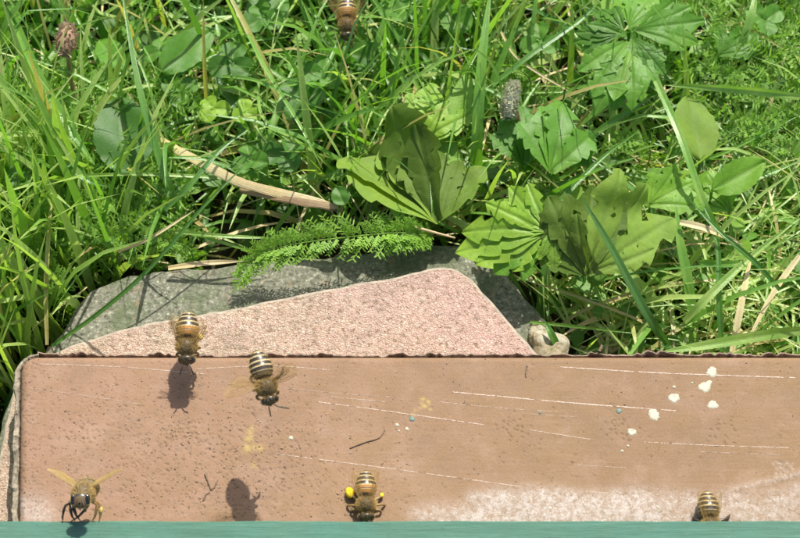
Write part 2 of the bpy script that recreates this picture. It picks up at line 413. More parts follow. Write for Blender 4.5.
gx = (sdf(X+e, Y, TX0, TX1, TYF, TYB, 0.46)-D)/e; gy = (sdf(X, Y+e, TX0, TX1, TYF, TYB, 0.46)-D)/e
outm = D > 0
X = np.where(outm, X-gx*D, X); Y = np.where(outm, Y-gy*D, Y)
dd = np.clip(-np.minimum(D, 0), 0, 0.22)/0.22
Z = -0.20*(1-np.sqrt(np.clip(1-(1-dd)**2, 0, 1)))
# scratches, pits and stains in tile coordinates
dirt = np.zeros_like(X); lime = np.zeros_like(X); pol = np.zeros_like(X)
def stamp(px, py, r, depth, dv=0.0, elong=1.0, ang=0.0, arr=dirt):
    c = at(px, py, 0); c.x -= SK*(c.y-TYB)
    j0, j1 = np.searchsorted(xs, [c.x-4*r*elong, c.x+4*r*elong]); k = np.where(np.abs(ys-c.y) < 4*r*elong)[0]
    if len(k) == 0 or j1 <= j0: return
    sl = (slice(k[0], k[-1]+1), slice(j0, j1))
    dx, dy = X[sl]-c.x, Y[sl]-c.y
    u = (dx*math.cos(ang)+dy*math.sin(ang))/elong; v = -dx*math.sin(ang)+dy*math.cos(ang)
    g = np.exp(-(u*u+v*v)/(r*r))
    Z[sl] -= depth*g
    arr[sl] = np.maximum(arr[sl], dv*g)
for (cx, cy) in ((81, 432), (188, 434), (512, 427), (620, 428), (723, 432)):
    for ring, cnt in ((0, 1), (4.6, 6), (9.5, 11), (14, 13)):
        for q in range(cnt):
            if random.random() < 0.3: continue
            a = 6.28*q/cnt+ring
            stamp(cx+ring*1.15*math.cos(a)+random.gauss(0, 1.8), cy+ring*0.9*math.sin(a)+random.gauss(0, 1.8), random.uniform(.018, .028), 0.026, 0.42, 1.5, random.uniform(0, 3))
for _ in range(1200):
    px = 20+780*random.random()**1.9; py = random.uniform(358, 519)
    if px > 420 and random.random() < 0.4: continue
    stamp(px, py, random.uniform(0.012, 0.022), random.uniform(0.008, 0.022), random.uniform(0.15, 0.8), random.uniform(1, 2.2), random.uniform(-0.9, 0.5))
for _ in range(650):      # the dirtier area left of the middle
    px = random.gauss(215, 75); py = random.gauss(462, 34)
    if 22 < px < 480 and 360 < py < 519:
        stamp(px, py, random.uniform(0.012, 0.024), random.uniform(0.01, 0.025), random.uniform(0.2, 0.85), random.uniform(1, 2.4), random.uniform(-1.2, 0.3))
for px, py, r, a in ((35, 512, 0.4, 1), (22, 505, 0.25, 0.9), (45, 515, 0.3, .8)): stamp(px, py, r, 0, a, 1, 0, lime)
for px in range(420, 830, 6):
    top = 494 if 470 < px < 560 else (512 if px < 470 else (500 if px < 720 else 492))
    for q in range(3):
        py = random.uniform(top, 524); stamp(px+random.uniform(-4, 4), py, random.uniform(0.16, 0.34), -0.003, random.uniform(0.7, 1.0)*(1.5 if 470 < px < 660 else 1.0), 1.5, 0.1, lime)
for t in range(26): stamp(726+t*3, 492-t*0.75, 0.09, -0.004, 0.65, 1.8, 0.2, lime)
for t in range(30): stamp(790-t*0.4+random.uniform(-6, 6), 468+random.uniform(-6, 6), 0.04, 0.01, 0.6, 1, 0, lime)
for q in range(14): stamp(249+random.gauss(0, 4), 446+random.gauss(0, 11), 0.08, 0, random.uniform(0.4, 0.8), 1, 0, pol)
for q in range(12): stamp(424+random.gauss(0, 5), 406+random.gauss(0, 5), 0.05, 0, random.uniform(0.3, 0.9), 1, 0, pol)
nr, nc = X.shape
idx = np.arange(nr*nc).reshape(nr, nc)
Dm = outm
keep = ~(Dm[:-1, :-1] & Dm[1:, :-1] & Dm[:-1, 1:] & Dm[1:, 1:])
quads = np.stack([idx[:-1, :-1], idx[1:, :-1], idx[1:, 1:], idx[:-1, 1:]], -1)[keep]
me = bpy.data.meshes.new('glazed_face')
V = np.stack([shx(X, Y), Y, Z], -1).reshape(-1, 3)
used = np.unique(quads); mp_ = np.full(len(V), -1); mp_[used] = np.arange(len(used))
me.from_pydata(V[used].tolist(), [], mp_[quads].tolist())
for nm, a in (('dirt', dirt), ('lime', lime), ('pollen', pol)):
    q = me.attributes.new(nm, 'FLOAT', 'POINT'); q.data.foreach_set('value', a.reshape(-1)[used].astype(np.float32))
rel(link('coated_face', me, M['terracotta']), tile)
# tile body below the face
def rrect(x0, x1, y0, y1, r, n=10):
    out = []
    for cx, cy, a0 in ((x1-r, y1-r, 0), (x0+r, y1-r, 90), (x0+r, y0+r, 180), (x1-r, y0+r, 270)):
        for i in range(n+1):
            a = R(a0+90*i/n); out.append((cx+r*math.cos(a), cy+r*math.sin(a)))
    return out
rows = []
pl = rrect(TX0, TX1, TYF, TYB, 0.46)
pl = [(shx(x, y), y) for x, y in pl]
b = MB(); b.grid([[(x, y, z) for x, y in pl] for z in (-1.59, -0.9, -0.198)], closed=True)
b.add([(x, y, -1.59) for x, y in pl], [tuple(range(len(pl)))])
rel(link('tile_body', b.mesh('tile_body'), M['mortar'], smooth=False), tile)
# ragged rim behind and left of the face
def rim(name, pts, mat, wmin, wmax, zt, zn, gapn, out, seed):
    rg = np.random.default_rng(seed); b = MB(); n_ = len(pts)
    def ns(k, amp):
        a = rg.normal(0, 1, n_//k+3); return np.interp(np.arange(n_), np.arange(len(a))*k, a)*amp
    w = np.clip((wmin+wmax)/2+ns(9, (wmax-wmin)/3)+ns(3, (wmax-wmin)/5), wmin*0.6, wmax*1.2)
    zz = zt+ns(12, zn)+ns(2, zn*0.5); g = np.clip(0.035+ns(7, gapn)+ns(2, gapn*0.5), 0.004, 0.14)
    P = []
    for i, p in enumerate(pts):
        o_ = np.array(out(p)) if callable(out) else np.array(out)
        p = np.array(p[:2])
        row = []
        for d, z in ((g[i], -0.9), (g[i], zz[i]-0.05), (g[i]+w[i]*0.25, zz[i]), (g[i]+w[i]*0.75, zz[i]-0.02), (g[i]+w[i], zz[i]-0.10), (g[i]+w[i]*1.0, -1.6)):
            q = p+o_*d; row.append((shx(q[0], q[1]), q[1], z))
        P.append(row)
    b.grid(P)
    return rel(link(name, b.mesh(name), mat, smooth=False), tile)
rim('ragged_rim', [(x, TYB) for x in np.arange(TX0+0.42, TX1-0.3, 0.05)], M['mortar'], 0.06, 0.11, -0.11, 0.025, 0.045, (0, 1), 4)
cpts = []
for i in range(26):
    a = R(90+90*i/25); cpts.append((TX0+0.46+0.46*math.cos(a), TYB-0.46+0.46*math.sin(a), a))
o_ = rim('corner_rim', cpts, M['mortar_grey'], 0.12, 0.17, -0.12, 0.03, 0.01, lambda p: (math.cos(p[2]), math.sin(p[2])), 5)
rim('side_rim', [(TX0, y) for y in np.arange(TYB-0.45, TYF, -0.05)], M['mortar_grey'], 0.12, 0.17, -0.10, 0.03, 0.012, (-1, 0), 6)
# scratches
def scratch(p, w, cover=0.8, seed=0):
    rg = random.Random(seed); b = MB(); P = [at(x, y, 0) for x, y in p]; pts = spline(P, 170); pts = [Vector((q.x, q.y+rg.uniform(-.006, .006), 0)) for q in pts]
    on = []; state = True
    for i in range(170):
        if rg.random() < (0.22*(1.1-cover) if state else 0.1+0.4*cover): state = not state
        on.append(state)
    rows = []
    wd_ = [w*rg.uniform(.2, .85) if q else .0012 for q in on]
    for i in range(169):
        a, c = pts[i], pts[i+1]; d = (c-a).normalized(); s = Vector((-d.y, d.x, 0)); wa, wb = wd_[i], wd_[i+1]
        v = [a+s*wa, a-s*wa, c-s*wb, c+s*wb]
        rows.append([(v[0].x, v[0].y, -.03), (v[0].x, v[0].y, .005), (v[1].x, v[1].y, .005), (v[1].x, v[1].y, -.03)])
    b.grid(rows)
    return rel(link('scratch', b.mesh('scratch'), M['scratch'], smooth=False), tile)
for i, (p, w, cv) in enumerate([([(40, 364), (120, 367), (205, 374)], .016, .8), ([(195, 369), (270, 366), (330, 370)], .014, .7), ([(452, 392), (560, 402), (677, 411)], .022, .92),
      ([(318, 402), (400, 413), (485, 425)], .017, .85), ([(530, 430), (594, 440)], .013, .75), ([(331, 397), (386, 402)], .012, .7), ([(276, 454), (400, 470), (522, 487)], .015, .75),
      ([(530, 489), (610, 493), (692, 498)], .012, .6), ([(560, 367), (660, 373), (797, 378)], .019, .9), ([(644, 442), (700, 445), (790, 448)], .013, .7), ([(29, 388), (80, 395), (140, 404)], .009, .5),
      ([(578, 465), (626, 468)], .009, .5), ([(285, 388), (345, 394), (400, 398)], .008, .4), ([(440, 402), (500, 408), (560, 412)], .009, .5), ([(530, 414), (575, 417)], .008, .5), ([(700, 452), (780, 455)], .008, .4)]):
    scratch(p, w, cv, i)
# lime spots
def blob(name, px, py, r, mat, seed, ring=False, h=0.05):
    rg = random.Random(seed); c = at(px, py, 0); P = []
    K = 26; ph = [rg.uniform(0, 6.3) for _ in range(3)]; jr = [rg.uniform(.86, 1.1) for _ in range(K)]
    prof = [(0.0, 0.35 if ring else 1.0), (0.35, 0.4 if ring else .95), (0.62, 1.0 if ring else .8), (0.85, .7 if ring else .5), (1.0, -0.3)]
    for t, z in prof:
        P.append([(r*t*(1+.09*math.sin(2*a+ph[0])+.08*math.sin(3*a+ph[1])+.06*math.sin(7*a+ph[2]))*math.cos(a), r*t*(1+.09*math.sin(2*a+ph[0])+.08*math.sin(3*a+ph[1]))*math.sin(a)*1.05, z*h) for a in [2*math.pi*i/K for i in range(K)]])
    P = [[(q[0]*jr[i], q[1]*jr[i], q[2]*(.7+.5*jr[(i*7) % K])) for i, q in enumerate(rw)] for rw in P]
    b = MB(); b.grid(P, closed=True); o = link(name, b.mesh(name), mat); o.location = (c.x, c.y, 0.001)
    rel(o, tile); return o
for i, (px, py, r, ring) in enumerate([(712, 372, .14, 0), (705, 387, .16, 0), (709, 383, .08, 0), (713, 405, .13, 0), (674, 398, .14, 1), (654, 415, .15, 0), (651, 412, .07, 0), (632, 432, .11, 1), (674, 387, .045, 0),
      (397, 425, .05, 0), (407, 429, .05, 0), (291, 438, .06, 0), (628, 446, .035, 0), (622, 451, .04, 0), (692, 383, .03, 0), (399, 431, .03, 0)]):
    blob('lime_spot', px, py, r, M['lime'], i, ring, 0.016)
for i, (px, py, r) in enumerate([(412, 419, .075), (619, 411, .075), (540, 413, .04)]): blob('teal_speck', px, py, r, M['teal'], i+30, 0, 0.02)
# loose crumbs on the tile
def crumbs(name, pts, mat, label):
    b = MB()
    for x, y, r in pts:
        a = random.uniform(0, 3.1); e1, e2 = r*random.uniform(1, 2.2), r*random.uniform(.6, 1)
        ca, sa = math.cos(a), math.sin(a)
        v = [(x+ca*e1, y+sa*e1, 0.01), (x-sa*e2, y+ca*e2, 0.012), (x-ca*e1, y-sa*e1, 0.01), (x+sa*e2, y-ca*e2, 0.012), (x, y, r*1.3), (x, y, -0.03)]
        b.add(v, [(0, 1, 4), (1, 2, 4), (2, 3, 4), (3, 0, 4), (1, 0, 5), (2, 1, 5), (3, 2, 5), (0, 3, 5)])
    return tag(link(name, b.mesh(name), mat, smooth=False), label, 'debris', kind='stuff')
cp = []
for _ in range(360):
    px = 24+770*random.random()**1.6; py = random.uniform(358, 518); p = at(px, py, 0); cp.append((p.x, p.y, random.uniform(.007, .017)))
for _ in range(260):
    px = random.gauss(230, 70); py = random.gauss(470, 30)
    if 24 < px < 450 and 360 < py < 518: p = at(px, py, 0); cp.append((p.x, p.y, random.uniform(.008, .020)))
crumbs('dirt_crumbs', cp, M['crumb'], 'dark dirt crumbs scattered over the terracotta tile')
cp = []
for _ in range(420):
    px = random.gauss(210, 95); py = random.uniform(380, 518)
    if px > 24: p = at(px, py, 0); cp.append((p.x, p.y, random.uniform(.010, .022)))
for _ in range(260):
    p = at(random.uniform(440, 800), random.gauss(510, 7), 0)
    cp.append((p.x, p.y, random.uniform(.010, .024)))
crumbs('pale_crumbs', cp, M['crumb_pale'], 'pale sandy grains lying on the terracotta tile')
def twig(pxs, r, label, z=0.02, mat='crumb'):
    pts = spline([at(x, y, z) for x, y in pxs], 16); c = pts[0].copy(); b = MB()
    rr = [r*(1-.5*i/15)*random.uniform(.7, 1.2) for i in range(16)]
    b.grid(tube_rings(pts, rr, 6), closed=True); o = link('twig', b.mesh('twig', c), M[mat]); o.location = c
    tag(o, label, 'twig')
twig([(205, 474), (209, 484), (212, 490), (218, 480)], .022, 'tiny dark bent twig on the tile left of the long yellow stain')
twig([(350, 448), (366, 442), (379, 438), (385, 430)], .02, 'thin dark rootlet lying on the tile left of the teal speck')
twig([(203, 501), (206, 495), (210, 492)], .02, 'tiny dark twig scrap on the tile left of the bee shadow')
twig([(527, 366), (526, 373), (526, 377)], .025, 'small dark upright seed husk near the back edge of the tile')
twig([(599, 352), (601, 348), (602, 345)], .05, 'small brown clay crumb standing on the ragged back rim of the tile', -0.03, 'mortar' if False else 'crumb')

# ------------------------------------------------------------------ green board
ZB = 1.15
yb = at(400, 520.5, ZB).y
bd = empty('landing_board', (0, yb-2.5, 0.0), 'green painted wooden board across the bottom edge of the view', 'board')
def boxg(x0, x1, y0, y1, z0, z1, bev):
    # cross-section swept along x, with slight waviness
    sec = [(y1, z0), (y1, z1-bev), (y1-bev*.3, z1-bev*.3), (y1-bev, z1), (y0+bev, z1), (y0+bev*.3, z1-bev*.3), (y0, z1-bev), (y0, z0)]
    P = []
    for x in np.linspace(x0, x1, 90):
        w = 0.008*math.sin(x*1.7)+random.uniform(-.009, .006)
        P.append([(x, y+(w if y > (y0+y1)/2 else 0), z) for y, z in sec])
    b = MB(); b.grid(P); k = len(sec)
    b.add(P[0], [tuple(range(k))]); b.add(P[-1], [tuple(range(k-1, -1, -1))]); return b
b = boxg(at(2, 520, ZB).x-1.2, 15.2, yb-5.0, yb, 0.0+0.012, ZB, 0.05)
rel(link('plank', b.mesh('plank'), M['green'], smooth=False), bd)
# ------------------------------------------------------------------ leaves and blades
def blade(pts, w, tint, label, mat='grass', fold=0.25, name='grass_blade', cat='grass blade', tip=True, group=None, nrm=None):
    P = spline([at(x, y, z) for x, y, z in pts], 22); b = MB(); rows = []; vein = []; tn = []
    n_ = len(P); ph = random.uniform(0, 6)
    for i, p in enumerate(P):
        t = (P[min(i+1, n_-1)]-P[max(i-1, 0)]).normalized()
        view = (CAM-p).normalized() if nrm is None else Vector(nrm)
        s = t.cross(view).normalized(); up = s.cross(t)
        s = (s*math.cos(.35*math.sin(ph+i*.15))+up*math.sin(.35*math.sin(ph+i*.15))).normalized(); up = s.cross(t)
        u = i/(n_-1); ww = w*.5*(1 if not tip else max(.05, (1-u**4))*(.75+.25*min(1, u*4)))
        row = []
        for q in (-1, -.5, 0, .5, 1):
            row.append(tuple(p+s*ww*q-up*ww*fold*(1-abs(q))))
        rows.append(row); vein.append([.25, .05, .8, .05, .25]); tn.append([tint+.04*math.sin(i)]*5)
    b.grid(rows, vein=vein, tint=tn)
    c = P[0]; o = link(name, b.mesh(name, c), M[mat]); o.location = c
    tag(o, label, cat, group); return o
def frame(base, tip_, normal):
    u = (tip_-base).normalized(); s = u.cross(normal).normalized(); nn = s.cross(u).normalized(); return u, s, nn
def palm_leaf(base, tip_, lobes, normal, tint, scale=None, cup=0.15, droop=0.12, r0=0.35, seed=0, tt=.16, fo=.012, gap=.72, cr=.04, wf=1.35):
    """base, tip 3D; lobes: (angle deg from the axis, relative length, angular half width deg)"""
    u, s, nn = frame(base, tip_, normal); L = (tip_-base).length if scale is None else scale
    lo, hi = min(a-w for a, l, w in lobes), max(a+w for a, l, w in lobes)
    rg = random.Random(seed*7+1); b = MB(); NS, NV = 40, 15; ph, p2 = rg.uniform(0, 6), rg.uniform(0, 6); drs = droop*rg.uniform(.6, 1.4)
    for li, (a, l, w) in enumerate(lobes):
        th = R(a)+rg.uniform(-.05, .05); ll_ = l*L*rg.uniform(.94, 1.04); W_ = 2*ll_*math.tan(R(w))*wf
        ca, sa = math.cos(th), math.sin(th); nt_ = rg.choice((3.1, 3.7, 4.2)); off = rg.uniform(0, .3)
        roll = rg.uniform(-.05, .05); dr = drs; curve = rg.uniform(-.10, .10); asy = rg.uniform(-.1, .1); tj = rg.uniform(-.06, .06)
        P, V_, T = [], [], []
        for i in range(NS):
            t = i/(NS-1)
            env = (.10+.95*t**1.25)*max(0, 1-t**2.7)**.78*1.22
            rw, vw, tw_ = [], [], []
            for j in range(NV):
                q = -1+2*j/(NV-1); f = ((t*nt_+off+asy*(q > 0)) % 1)
                saw = 1-(tt+.05)*2.5*(f**1.3)*max(0, min(1, (t-.3)*5)) if True else 1
                y = q*W_*.5*env*(1+(saw-1)*abs(q)**2.5); x = t*ll_+abs(q)**1.5*W_*.10*(1-t)*min(1, t*4)
                y2 = y+curve*x*x/ll_; X_ = x*ca-y2*sa; Y_ = x*sa+y2*ca; rr = x/L
                z = -dr*rr*rr*L+cup*.8*abs(Y_)+roll*y+.07*abs(y)*(1-.5*t)+cr*1.2*L*rr*(math.sin(X_/L*6+ph)*math.cos(Y_/L*7+p2)+.4*math.sin(X_/L*13+p2)*math.sin(Y_/L*14+ph))+.022*L*li*min(1, rr*3)
                sv = (t*5.5-.75*abs(y)/W_*3.2*.55) % 1; v = math.exp(-(y/(.022*L*(1.2-t*.7)))**2)
                side = max(0, 1-abs(sv-.5)/.11)*(.5 if t > .12 else 0)
                z -= .006*L*side+.012*L*v
                rw.append(tuple(base+u*X_+s*Y_+nn*z)); vw.append(max(v*(1-.4*t), side)); tw_.append(tint+tj+.05*math.sin(ph+5*t))
            P.append(rw); V_.append(vw); T.append(tw_)
        b.grid(P, vein=V_, tint=T)
    return b
def oval_leaf(base, tip_, wid, normal, tint, teeth=0, a=.9, fold=.2, droop=.1, seed=0, heart=0.0, ns=22, nv=11):
    u, s, nn = frame(base, tip_, normal); L = (tip_-base).length; rg = random.Random(seed); ph = rg.uniform(0, 6)
    P, V_, T = [], [], []
    for i in range(ns):
        t = i/(ns-1); w = wid*.5*max(.02, math.sin(math.pi*min(1, t**a*(1)))**.62)
        if teeth: w *= 1+.10*(2*abs((t*teeth) % 1-.5)-.5)
        rw, vw = [], []
        for j in range(nv):
            q = -1+2*j/(nv-1)
            x = t*L-heart*wid*(1-t)*abs(q)+(-heart*wid*.6*(1-abs(q))*t**6 if heart else 0); y = q*w
            z = fold*abs(y)-droop*L*(t**2)+.03*wid*math.sin(9*t+ph+3*q)
            sv = abs(math.sin((t-.28*abs(q))*math.pi*7)); v = max(math.exp(-(q/.09)**2), .35 if sv < .13 else 0)
            z -= .02*wid*(v > .3)
            rw.append(tuple(base+u*x+s*y+nn*z)); vw.append(v)
        P.append(rw); V_.append(vw); T.append([tint]*nv)
    b = MB(); b.grid(P, vein=V_, tint=T); return b
VIEWN = Vector((0, -.45, .9)).normalized()
def stem(pts, r, tint, root, mat='leaf', name='stem'):
    P = spline(pts, 14); b = MB(); b.grid(tube_rings(P, [r*(1-.35*i/13) for i in range(14)], 7), closed=True, tint=tint, vein=.3)
    return rel(link(name, b.mesh(name), M[mat]), root)
def plant(name, origin, label, cat, leaves, stems=(), mat='leaf', group=None, part='leaf'):
    root = empty(name, origin, label, cat, group)
    for b in leaves:
        if not isinstance(b, tuple): b = (b, mat)
        rel(link(part, b[0].mesh(part), M[b[1]]), root)
    for P, r in stems: stem(P, r, .5, root, mat)
    return root
BL = [(-62, .78, 24), (-36, .9, 17), (-12, .95, 15), (12, 1, 15), (36, .9, 17), (62, .78, 24)]
# --- olive leaf left of centre
base = at(438, 222, -1.6)
plant('buttercup_plant', at(445, 215, ZG), 'large dull olive lobed leaf fanned out above the fern frond left of centre', 'plant',
      [(palm_leaf(base, at(352, 148, -1.6), [(-27, .86, 19), (-4, .98, 18), (18, 1.02, 17)], Vector((.75, -.3, .75)), .95, seed=1, cup=.3, r0=.55, tt=.07, fo=.02, gap=.55, cr=.05, wf=1.6), 'leaf_dull'),
       (palm_leaf(base, at(372, 118, -1.1), [(-16, .93, 17), (6, 1.02, 17), (24, .8, 14)], Vector((-.4, -.65, .7)), .3, seed=41, cup=.2, r0=.55, tt=.08, fo=.02, gap=.6, cr=.05, wf=1.6), 'leaf_dull'),
       (palm_leaf(base, at(428, 138, -1.2), [(-18, .8, 13), (2, .92, 14), (20, .8, 12)], Vector((.1, -.5, .85)), .45, seed=42, cup=.15, r0=.5, tt=.12, fo=.03, gap=.8, cr=.05, wf=1.6), 'leaf_dull'),
       (palm_leaf(base, at(472, 158, -1.4), [(-26, .92, 14), (-6, .98, 13), (12, .94, 13), (30, .7, 12)], Vector((-.45, -.35, .8)), .65, seed=43, cup=.2, r0=.45, tt=.16, fo=.03, gap=.9, cr=.06, wf=1.6), 'leaf_dull')],
      [([base, at(446, 226, -1.8), at(462, 232, -3), at(470, 215, ZG)], .06)])
# --- light green leaf above it
base = at(420, 143, -1.6)
plant('buttercup_plant', at(425, 160, ZG), 'light yellow green lobed leaf just above the large olive leaf', 'plant',
      [palm_leaf(base, at(434, 78, -1.0), [(-82, .5, 18), (-52, .62, 17), (-24, .8, 15), (0, 1.0, 15), (24, .75, 12), (58, .78, 15), (46, .9, 12)], Vector((0, -.4, .9)), .95, seed=2, cup=.15),
       palm_leaf(at(424, 143, -1.7), at(462, 158, -1.9), [(-40, .7, 22), (0, 1, 24), (38, .8, 22)], Vector((0, -.2, 1)), .75, seed=3)],
      [([base, at(425, 165, -3), at(428, 170, ZG)], .05)])
# --- bright toothed leaf right of centre
base = at(545, 232, -.7)
o = plant('buttercup_plant', at(560, 235, ZG), 'bright green deeply toothed leaf overhanging the right corner of the mossy stone', 'plant',
      [palm_leaf(base, at(452, 248, -1.1), [(-34, .55, 15), (-16, .86, 13), (0, 1.0, 13), (17, .88, 13), (33, .72, 12)], Vector((.1, -.25, .95)), .95, seed=4, cup=.06, r0=.45),
       palm_leaf(at(548, 230, -.6), at(484, 198, -.8), [(-36, .62, 15), (-18, .8, 13), (0, 1.0, 13), (18, .85, 13), (36, .7, 13)], Vector((0, -.3, .95)), .9, seed=5, cup=.06, r0=.45),
       palm_leaf(at(540, 236, -.8), at(492, 272, -1.3), [(-26, .8, 15), (0, 1, 15), (24, .9, 14)], Vector((0, -.3, .9)), .6, seed=6, cup=.08, r0=.4),
       palm_leaf(at(552, 230, -.6), at(558, 268, -1.0), [(-26, .7, 15), (0, 1, 15), (30, .9, 14)], Vector((0, -.4, .9)), .85, seed=7, cup=.08, r0=.4)],
      [([base, at(560, 232, -.9), at(572, 240, -2.5), at(575, 240, ZG)], .05)])
# --- shaded olive leaf
base = at(588, 274, -.9)
plant('buttercup_plant', at(590, 270, ZG), 'broad dull olive lobed leaf right of the bright toothed leaf', 'plant',
      [(palm_leaf(base, at(535, 205, -.4), [(-30, .66, 14), (-9, .95, 14), (12, .98, 13), (28, .7, 10)], Vector((-.5, -.45, .75)), .35, seed=8, cup=.2, r0=.45, tt=.14, fo=.03, gap=.9, cr=.06, wf=1.6), 'leaf_dull'),
       (palm_leaf(base, at(596, 176, -.1), [(-17, .86, 12), (0, 1.0, 12), (16, .88, 11)], Vector((.1, -.6, .8)), .2, seed=44, cup=.22, r0=.45, tt=.14, fo=.03, gap=.9, cr=.05, wf=1.6), 'leaf_dull'),
       (palm_leaf(base, at(660, 190, -.4), [(-24, .92, 13), (-5, 1.0, 12), (11, .95, 11), (26, .68, 11)], Vector((.5, -.2, .8)), .98, seed=45, cup=.2, r0=.42, tt=.16, fo=.015, gap=.9, cr=.07, wf=1.6), 'leaf_dull'),
       (palm_leaf(base, at(655, 240, -.8), [(-18, .8, 13), (2, .9, 13)], Vector((.2, -.2, .9)), .55, seed=46, cup=.2, r0=.4, tt=.16, fo=.03, gap=.9, cr=.05, wf=1.6), 'leaf_dull')],
      [([base, at(592, 285, -2), at(590, 290, ZG)], .05)])
# --- many-lobed leaf at the top
c0 = at(628, 30, -.8); lv = []
for i, (x, y, sc) in enumerate([(570, 42, 1), (603, 112, 1), (632, 108, 1), (658, 84, 1), (706, 22, 1), (648, -14, 1), (592, 8, 1)]):
    lv.append(palm_leaf(at(628+(x-628)*.12, 32+(y-32)*.12, -.8), at(x, y, -1.1), [(-30, .72, 14), (-13, .88, 12), (0, 1, 11), (14, .9, 12), (30, .7, 14)], Vector((0, -.35, .93)), .3+.12*(i % 3), seed=10+i, cup=.08, r0=.3))
plant('buttercup_plant', at(630, 40, ZG), 'deep green many lobed leaf rosette at the top right of centre', 'plant', lv, [([c0, at(630, 45, -2.5), at(632, 50, ZG)], .06)])
# --- further broad leaves: (base, tip, width, tint, teeth, z0, z1, label, mat)
CLEAR = [(405, 175, 62), (505, 235, 48), (600, 225, 62), (628, 48, 62), (425, 110, 35), (347, 18, 28), (515, 95, 26), (66, 42, 30), (310, 222, 45), (270, 236, 45), (340, 245, 40), (250, 262, 30), (235, 175, 20), (200, 160, 16), (300, 199, 18)]
OV = [
 ((130, 176), (117, 92), 1.75, .12, 9, -2.2, -1.4, 'broad dark green shield shaped leaf at the left below the brown dried flower', 'leaf'),
 ((160, 72), (214, 26), 1.1, .35, 8, -1.8, -1.5, 'curved green leaf crossing behind the long grass blade at upper left', 'leaf'),
 ((100, 40), (122, 66), .8, .5, 0, -2.4, -2.0, 'small rounded leaf right of the brown dried flower', 'leaf'),
 ((700, 160), (691, 92), 1.35, .75, 6, -1.6, -1.2, 'pale translucent oblong leaf under the horizontal blade at upper right', 'leaf_dull'),
 ((712, 190), (768, 160), .95, .7, 6, -1.4, -1.1, 'rounded folded leaf at the right below the pale oblong leaf', 'leaf'),
 ((525, 165), (514, 105), .9, .25, 10, -2.0, -1.4, 'dark lobed leaf below the grey green seed head', 'leaf'),
 ((552, 172), (560, 96), 1.1, .45, 9, -1.8, -1.2, 'green lobed leaf right of the seed head', 'leaf'),
 ((588, 165), (560, 128), 1.1, .3, 8, -2.2, -1.8, 'mid green lobed leaf between the seed head and the top rosette', 'leaf'),
 ((455, 130), (468, 70), .7, .7, 6, -1.9, -1.3, 'narrow light leaf left of the wide upright blade', 'leaf'),
 ((720, 55), (752, 28), 1.2, .35, 6, -2.2, -1.9, 'lobed green leaf near the top right corner', 'leaf'),
 ((345, 205), (336, 186), .55, .25, 0, -.9, -.7, 'small dark oval leaf at the end of the dry straw', 'leaf'),
 ((15, 190), (22, 165), .8, .25, 0, -2, -1.8, 'small dark leaf at the left edge among upright blades', 'leaf'),
 ((650, 205), (690, 170), 1.0, .75, 5, -1.7, -1.5, 'light lobed leaf right of the broad olive leaf', 'leaf'),
 ((730, 210), (700, 175), .8, .7, 5, -2, -1.8, 'light lobed leaf below the pale oblong leaf', 'leaf'),
 ((470, 30), (440, 5), 1.0, .4, 6, -2.4, -2.2, 'green leaf at the top left of the wide upright blade', 'leaf'),
 ((250, 30), (285, -8), 1.3, .2, 5, -2.5, -2.3, 'dark leaf at the top edge left of the flying bee', 'leaf'),
 ((380, 60), (345, 52), 1.0, .2, 5, -2.6, -2.4, 'dark leaf in shade below the bee in the grass', 'leaf'),
]
LOBED = ('dark lobed leaf below the grey green seed head', 'green lobed leaf right of the seed head', 'mid green lobed leaf between the seed head and the top rosette', 'light lobed leaf right of the broad olive leaf', 'light lobed leaf below the pale oblong leaf', 'lobed green leaf near the top right corner')
for i, (a, c, w, t, te, z0, z1, lab, mt) in enumerate(OV):
    if z0 < -1.2: z0, z1 = z0+.5, z1+.5
    A, B_ = at(*a, z0), at(*c, z1)
    CLEAR.append((a[0]*.5+c[0]*.5, a[1]*.5+c[1]*.5, 17+w*8))
    nv_ = VIEWN+Vector((random.uniform(-.3, .3), 0, 0))
    lf_ = palm_leaf(A, B_, [(-40, .72, 19), (-14, .9, 16), (8, 1.0, 17), (36, .78, 19)], nv_, t, seed=60+i, cup=.2, cr=.05, tt=.15, wf=1.35) if lab in LOBED else oval_leaf(A, B_, w, nv_, t, te, seed=i)
    plant('broadleaf_plant', (A.x, A.y, ZG), lab, 'plant', [(lf_, mt)],
          [([A, A+Vector((.1, -.1, (ZG-A.z)*.5)), Vector((A.x+.2, A.y-.1, ZG))], .04)])
# --- clover
CL = [((300, 98), 26, .15, 'large dark clover leaf in the upper left centre'), ((285, 155), 24, .2, 'dark clover leaf above the dry straw'), ((322, 72), 24, .3, 'clover leaf just below left of the bee in the grass'),
      ((232, 62), 25, .15, 'dark clover leaf right of the curved green leaf'), ((262, 18), 24, .25, 'clover leaf near the top edge left of the bee in the grass'), ((250, 160), 20, .3, 'small clover leaf touching the top side of the dry straw'),
      ((213, 108), 18, .9, 'pale yellow green clover leaf above the dry straw'), ((246, 112), 16, 1.0, 'smallest bright yellow green clover leaf near the left centre'), ((700, 192), 22, .7, 'light clover leaf right of the broad olive leaf tips'),
      ((160, 50), 20, .3, 'clover leaf right of the brown dried flower top'), ((395, 12), 18, .3, 'clover leaf at the top right of the bee in the grass'), ((540, 40), 22, .35, 'clover leaf left of the top lobed rosette'), ((765, 20), 22, .4, 'clover leaf in the top right corner'),
      ((180, 90), 20, .3, 'clover leaf beside the long blade at upper left')]
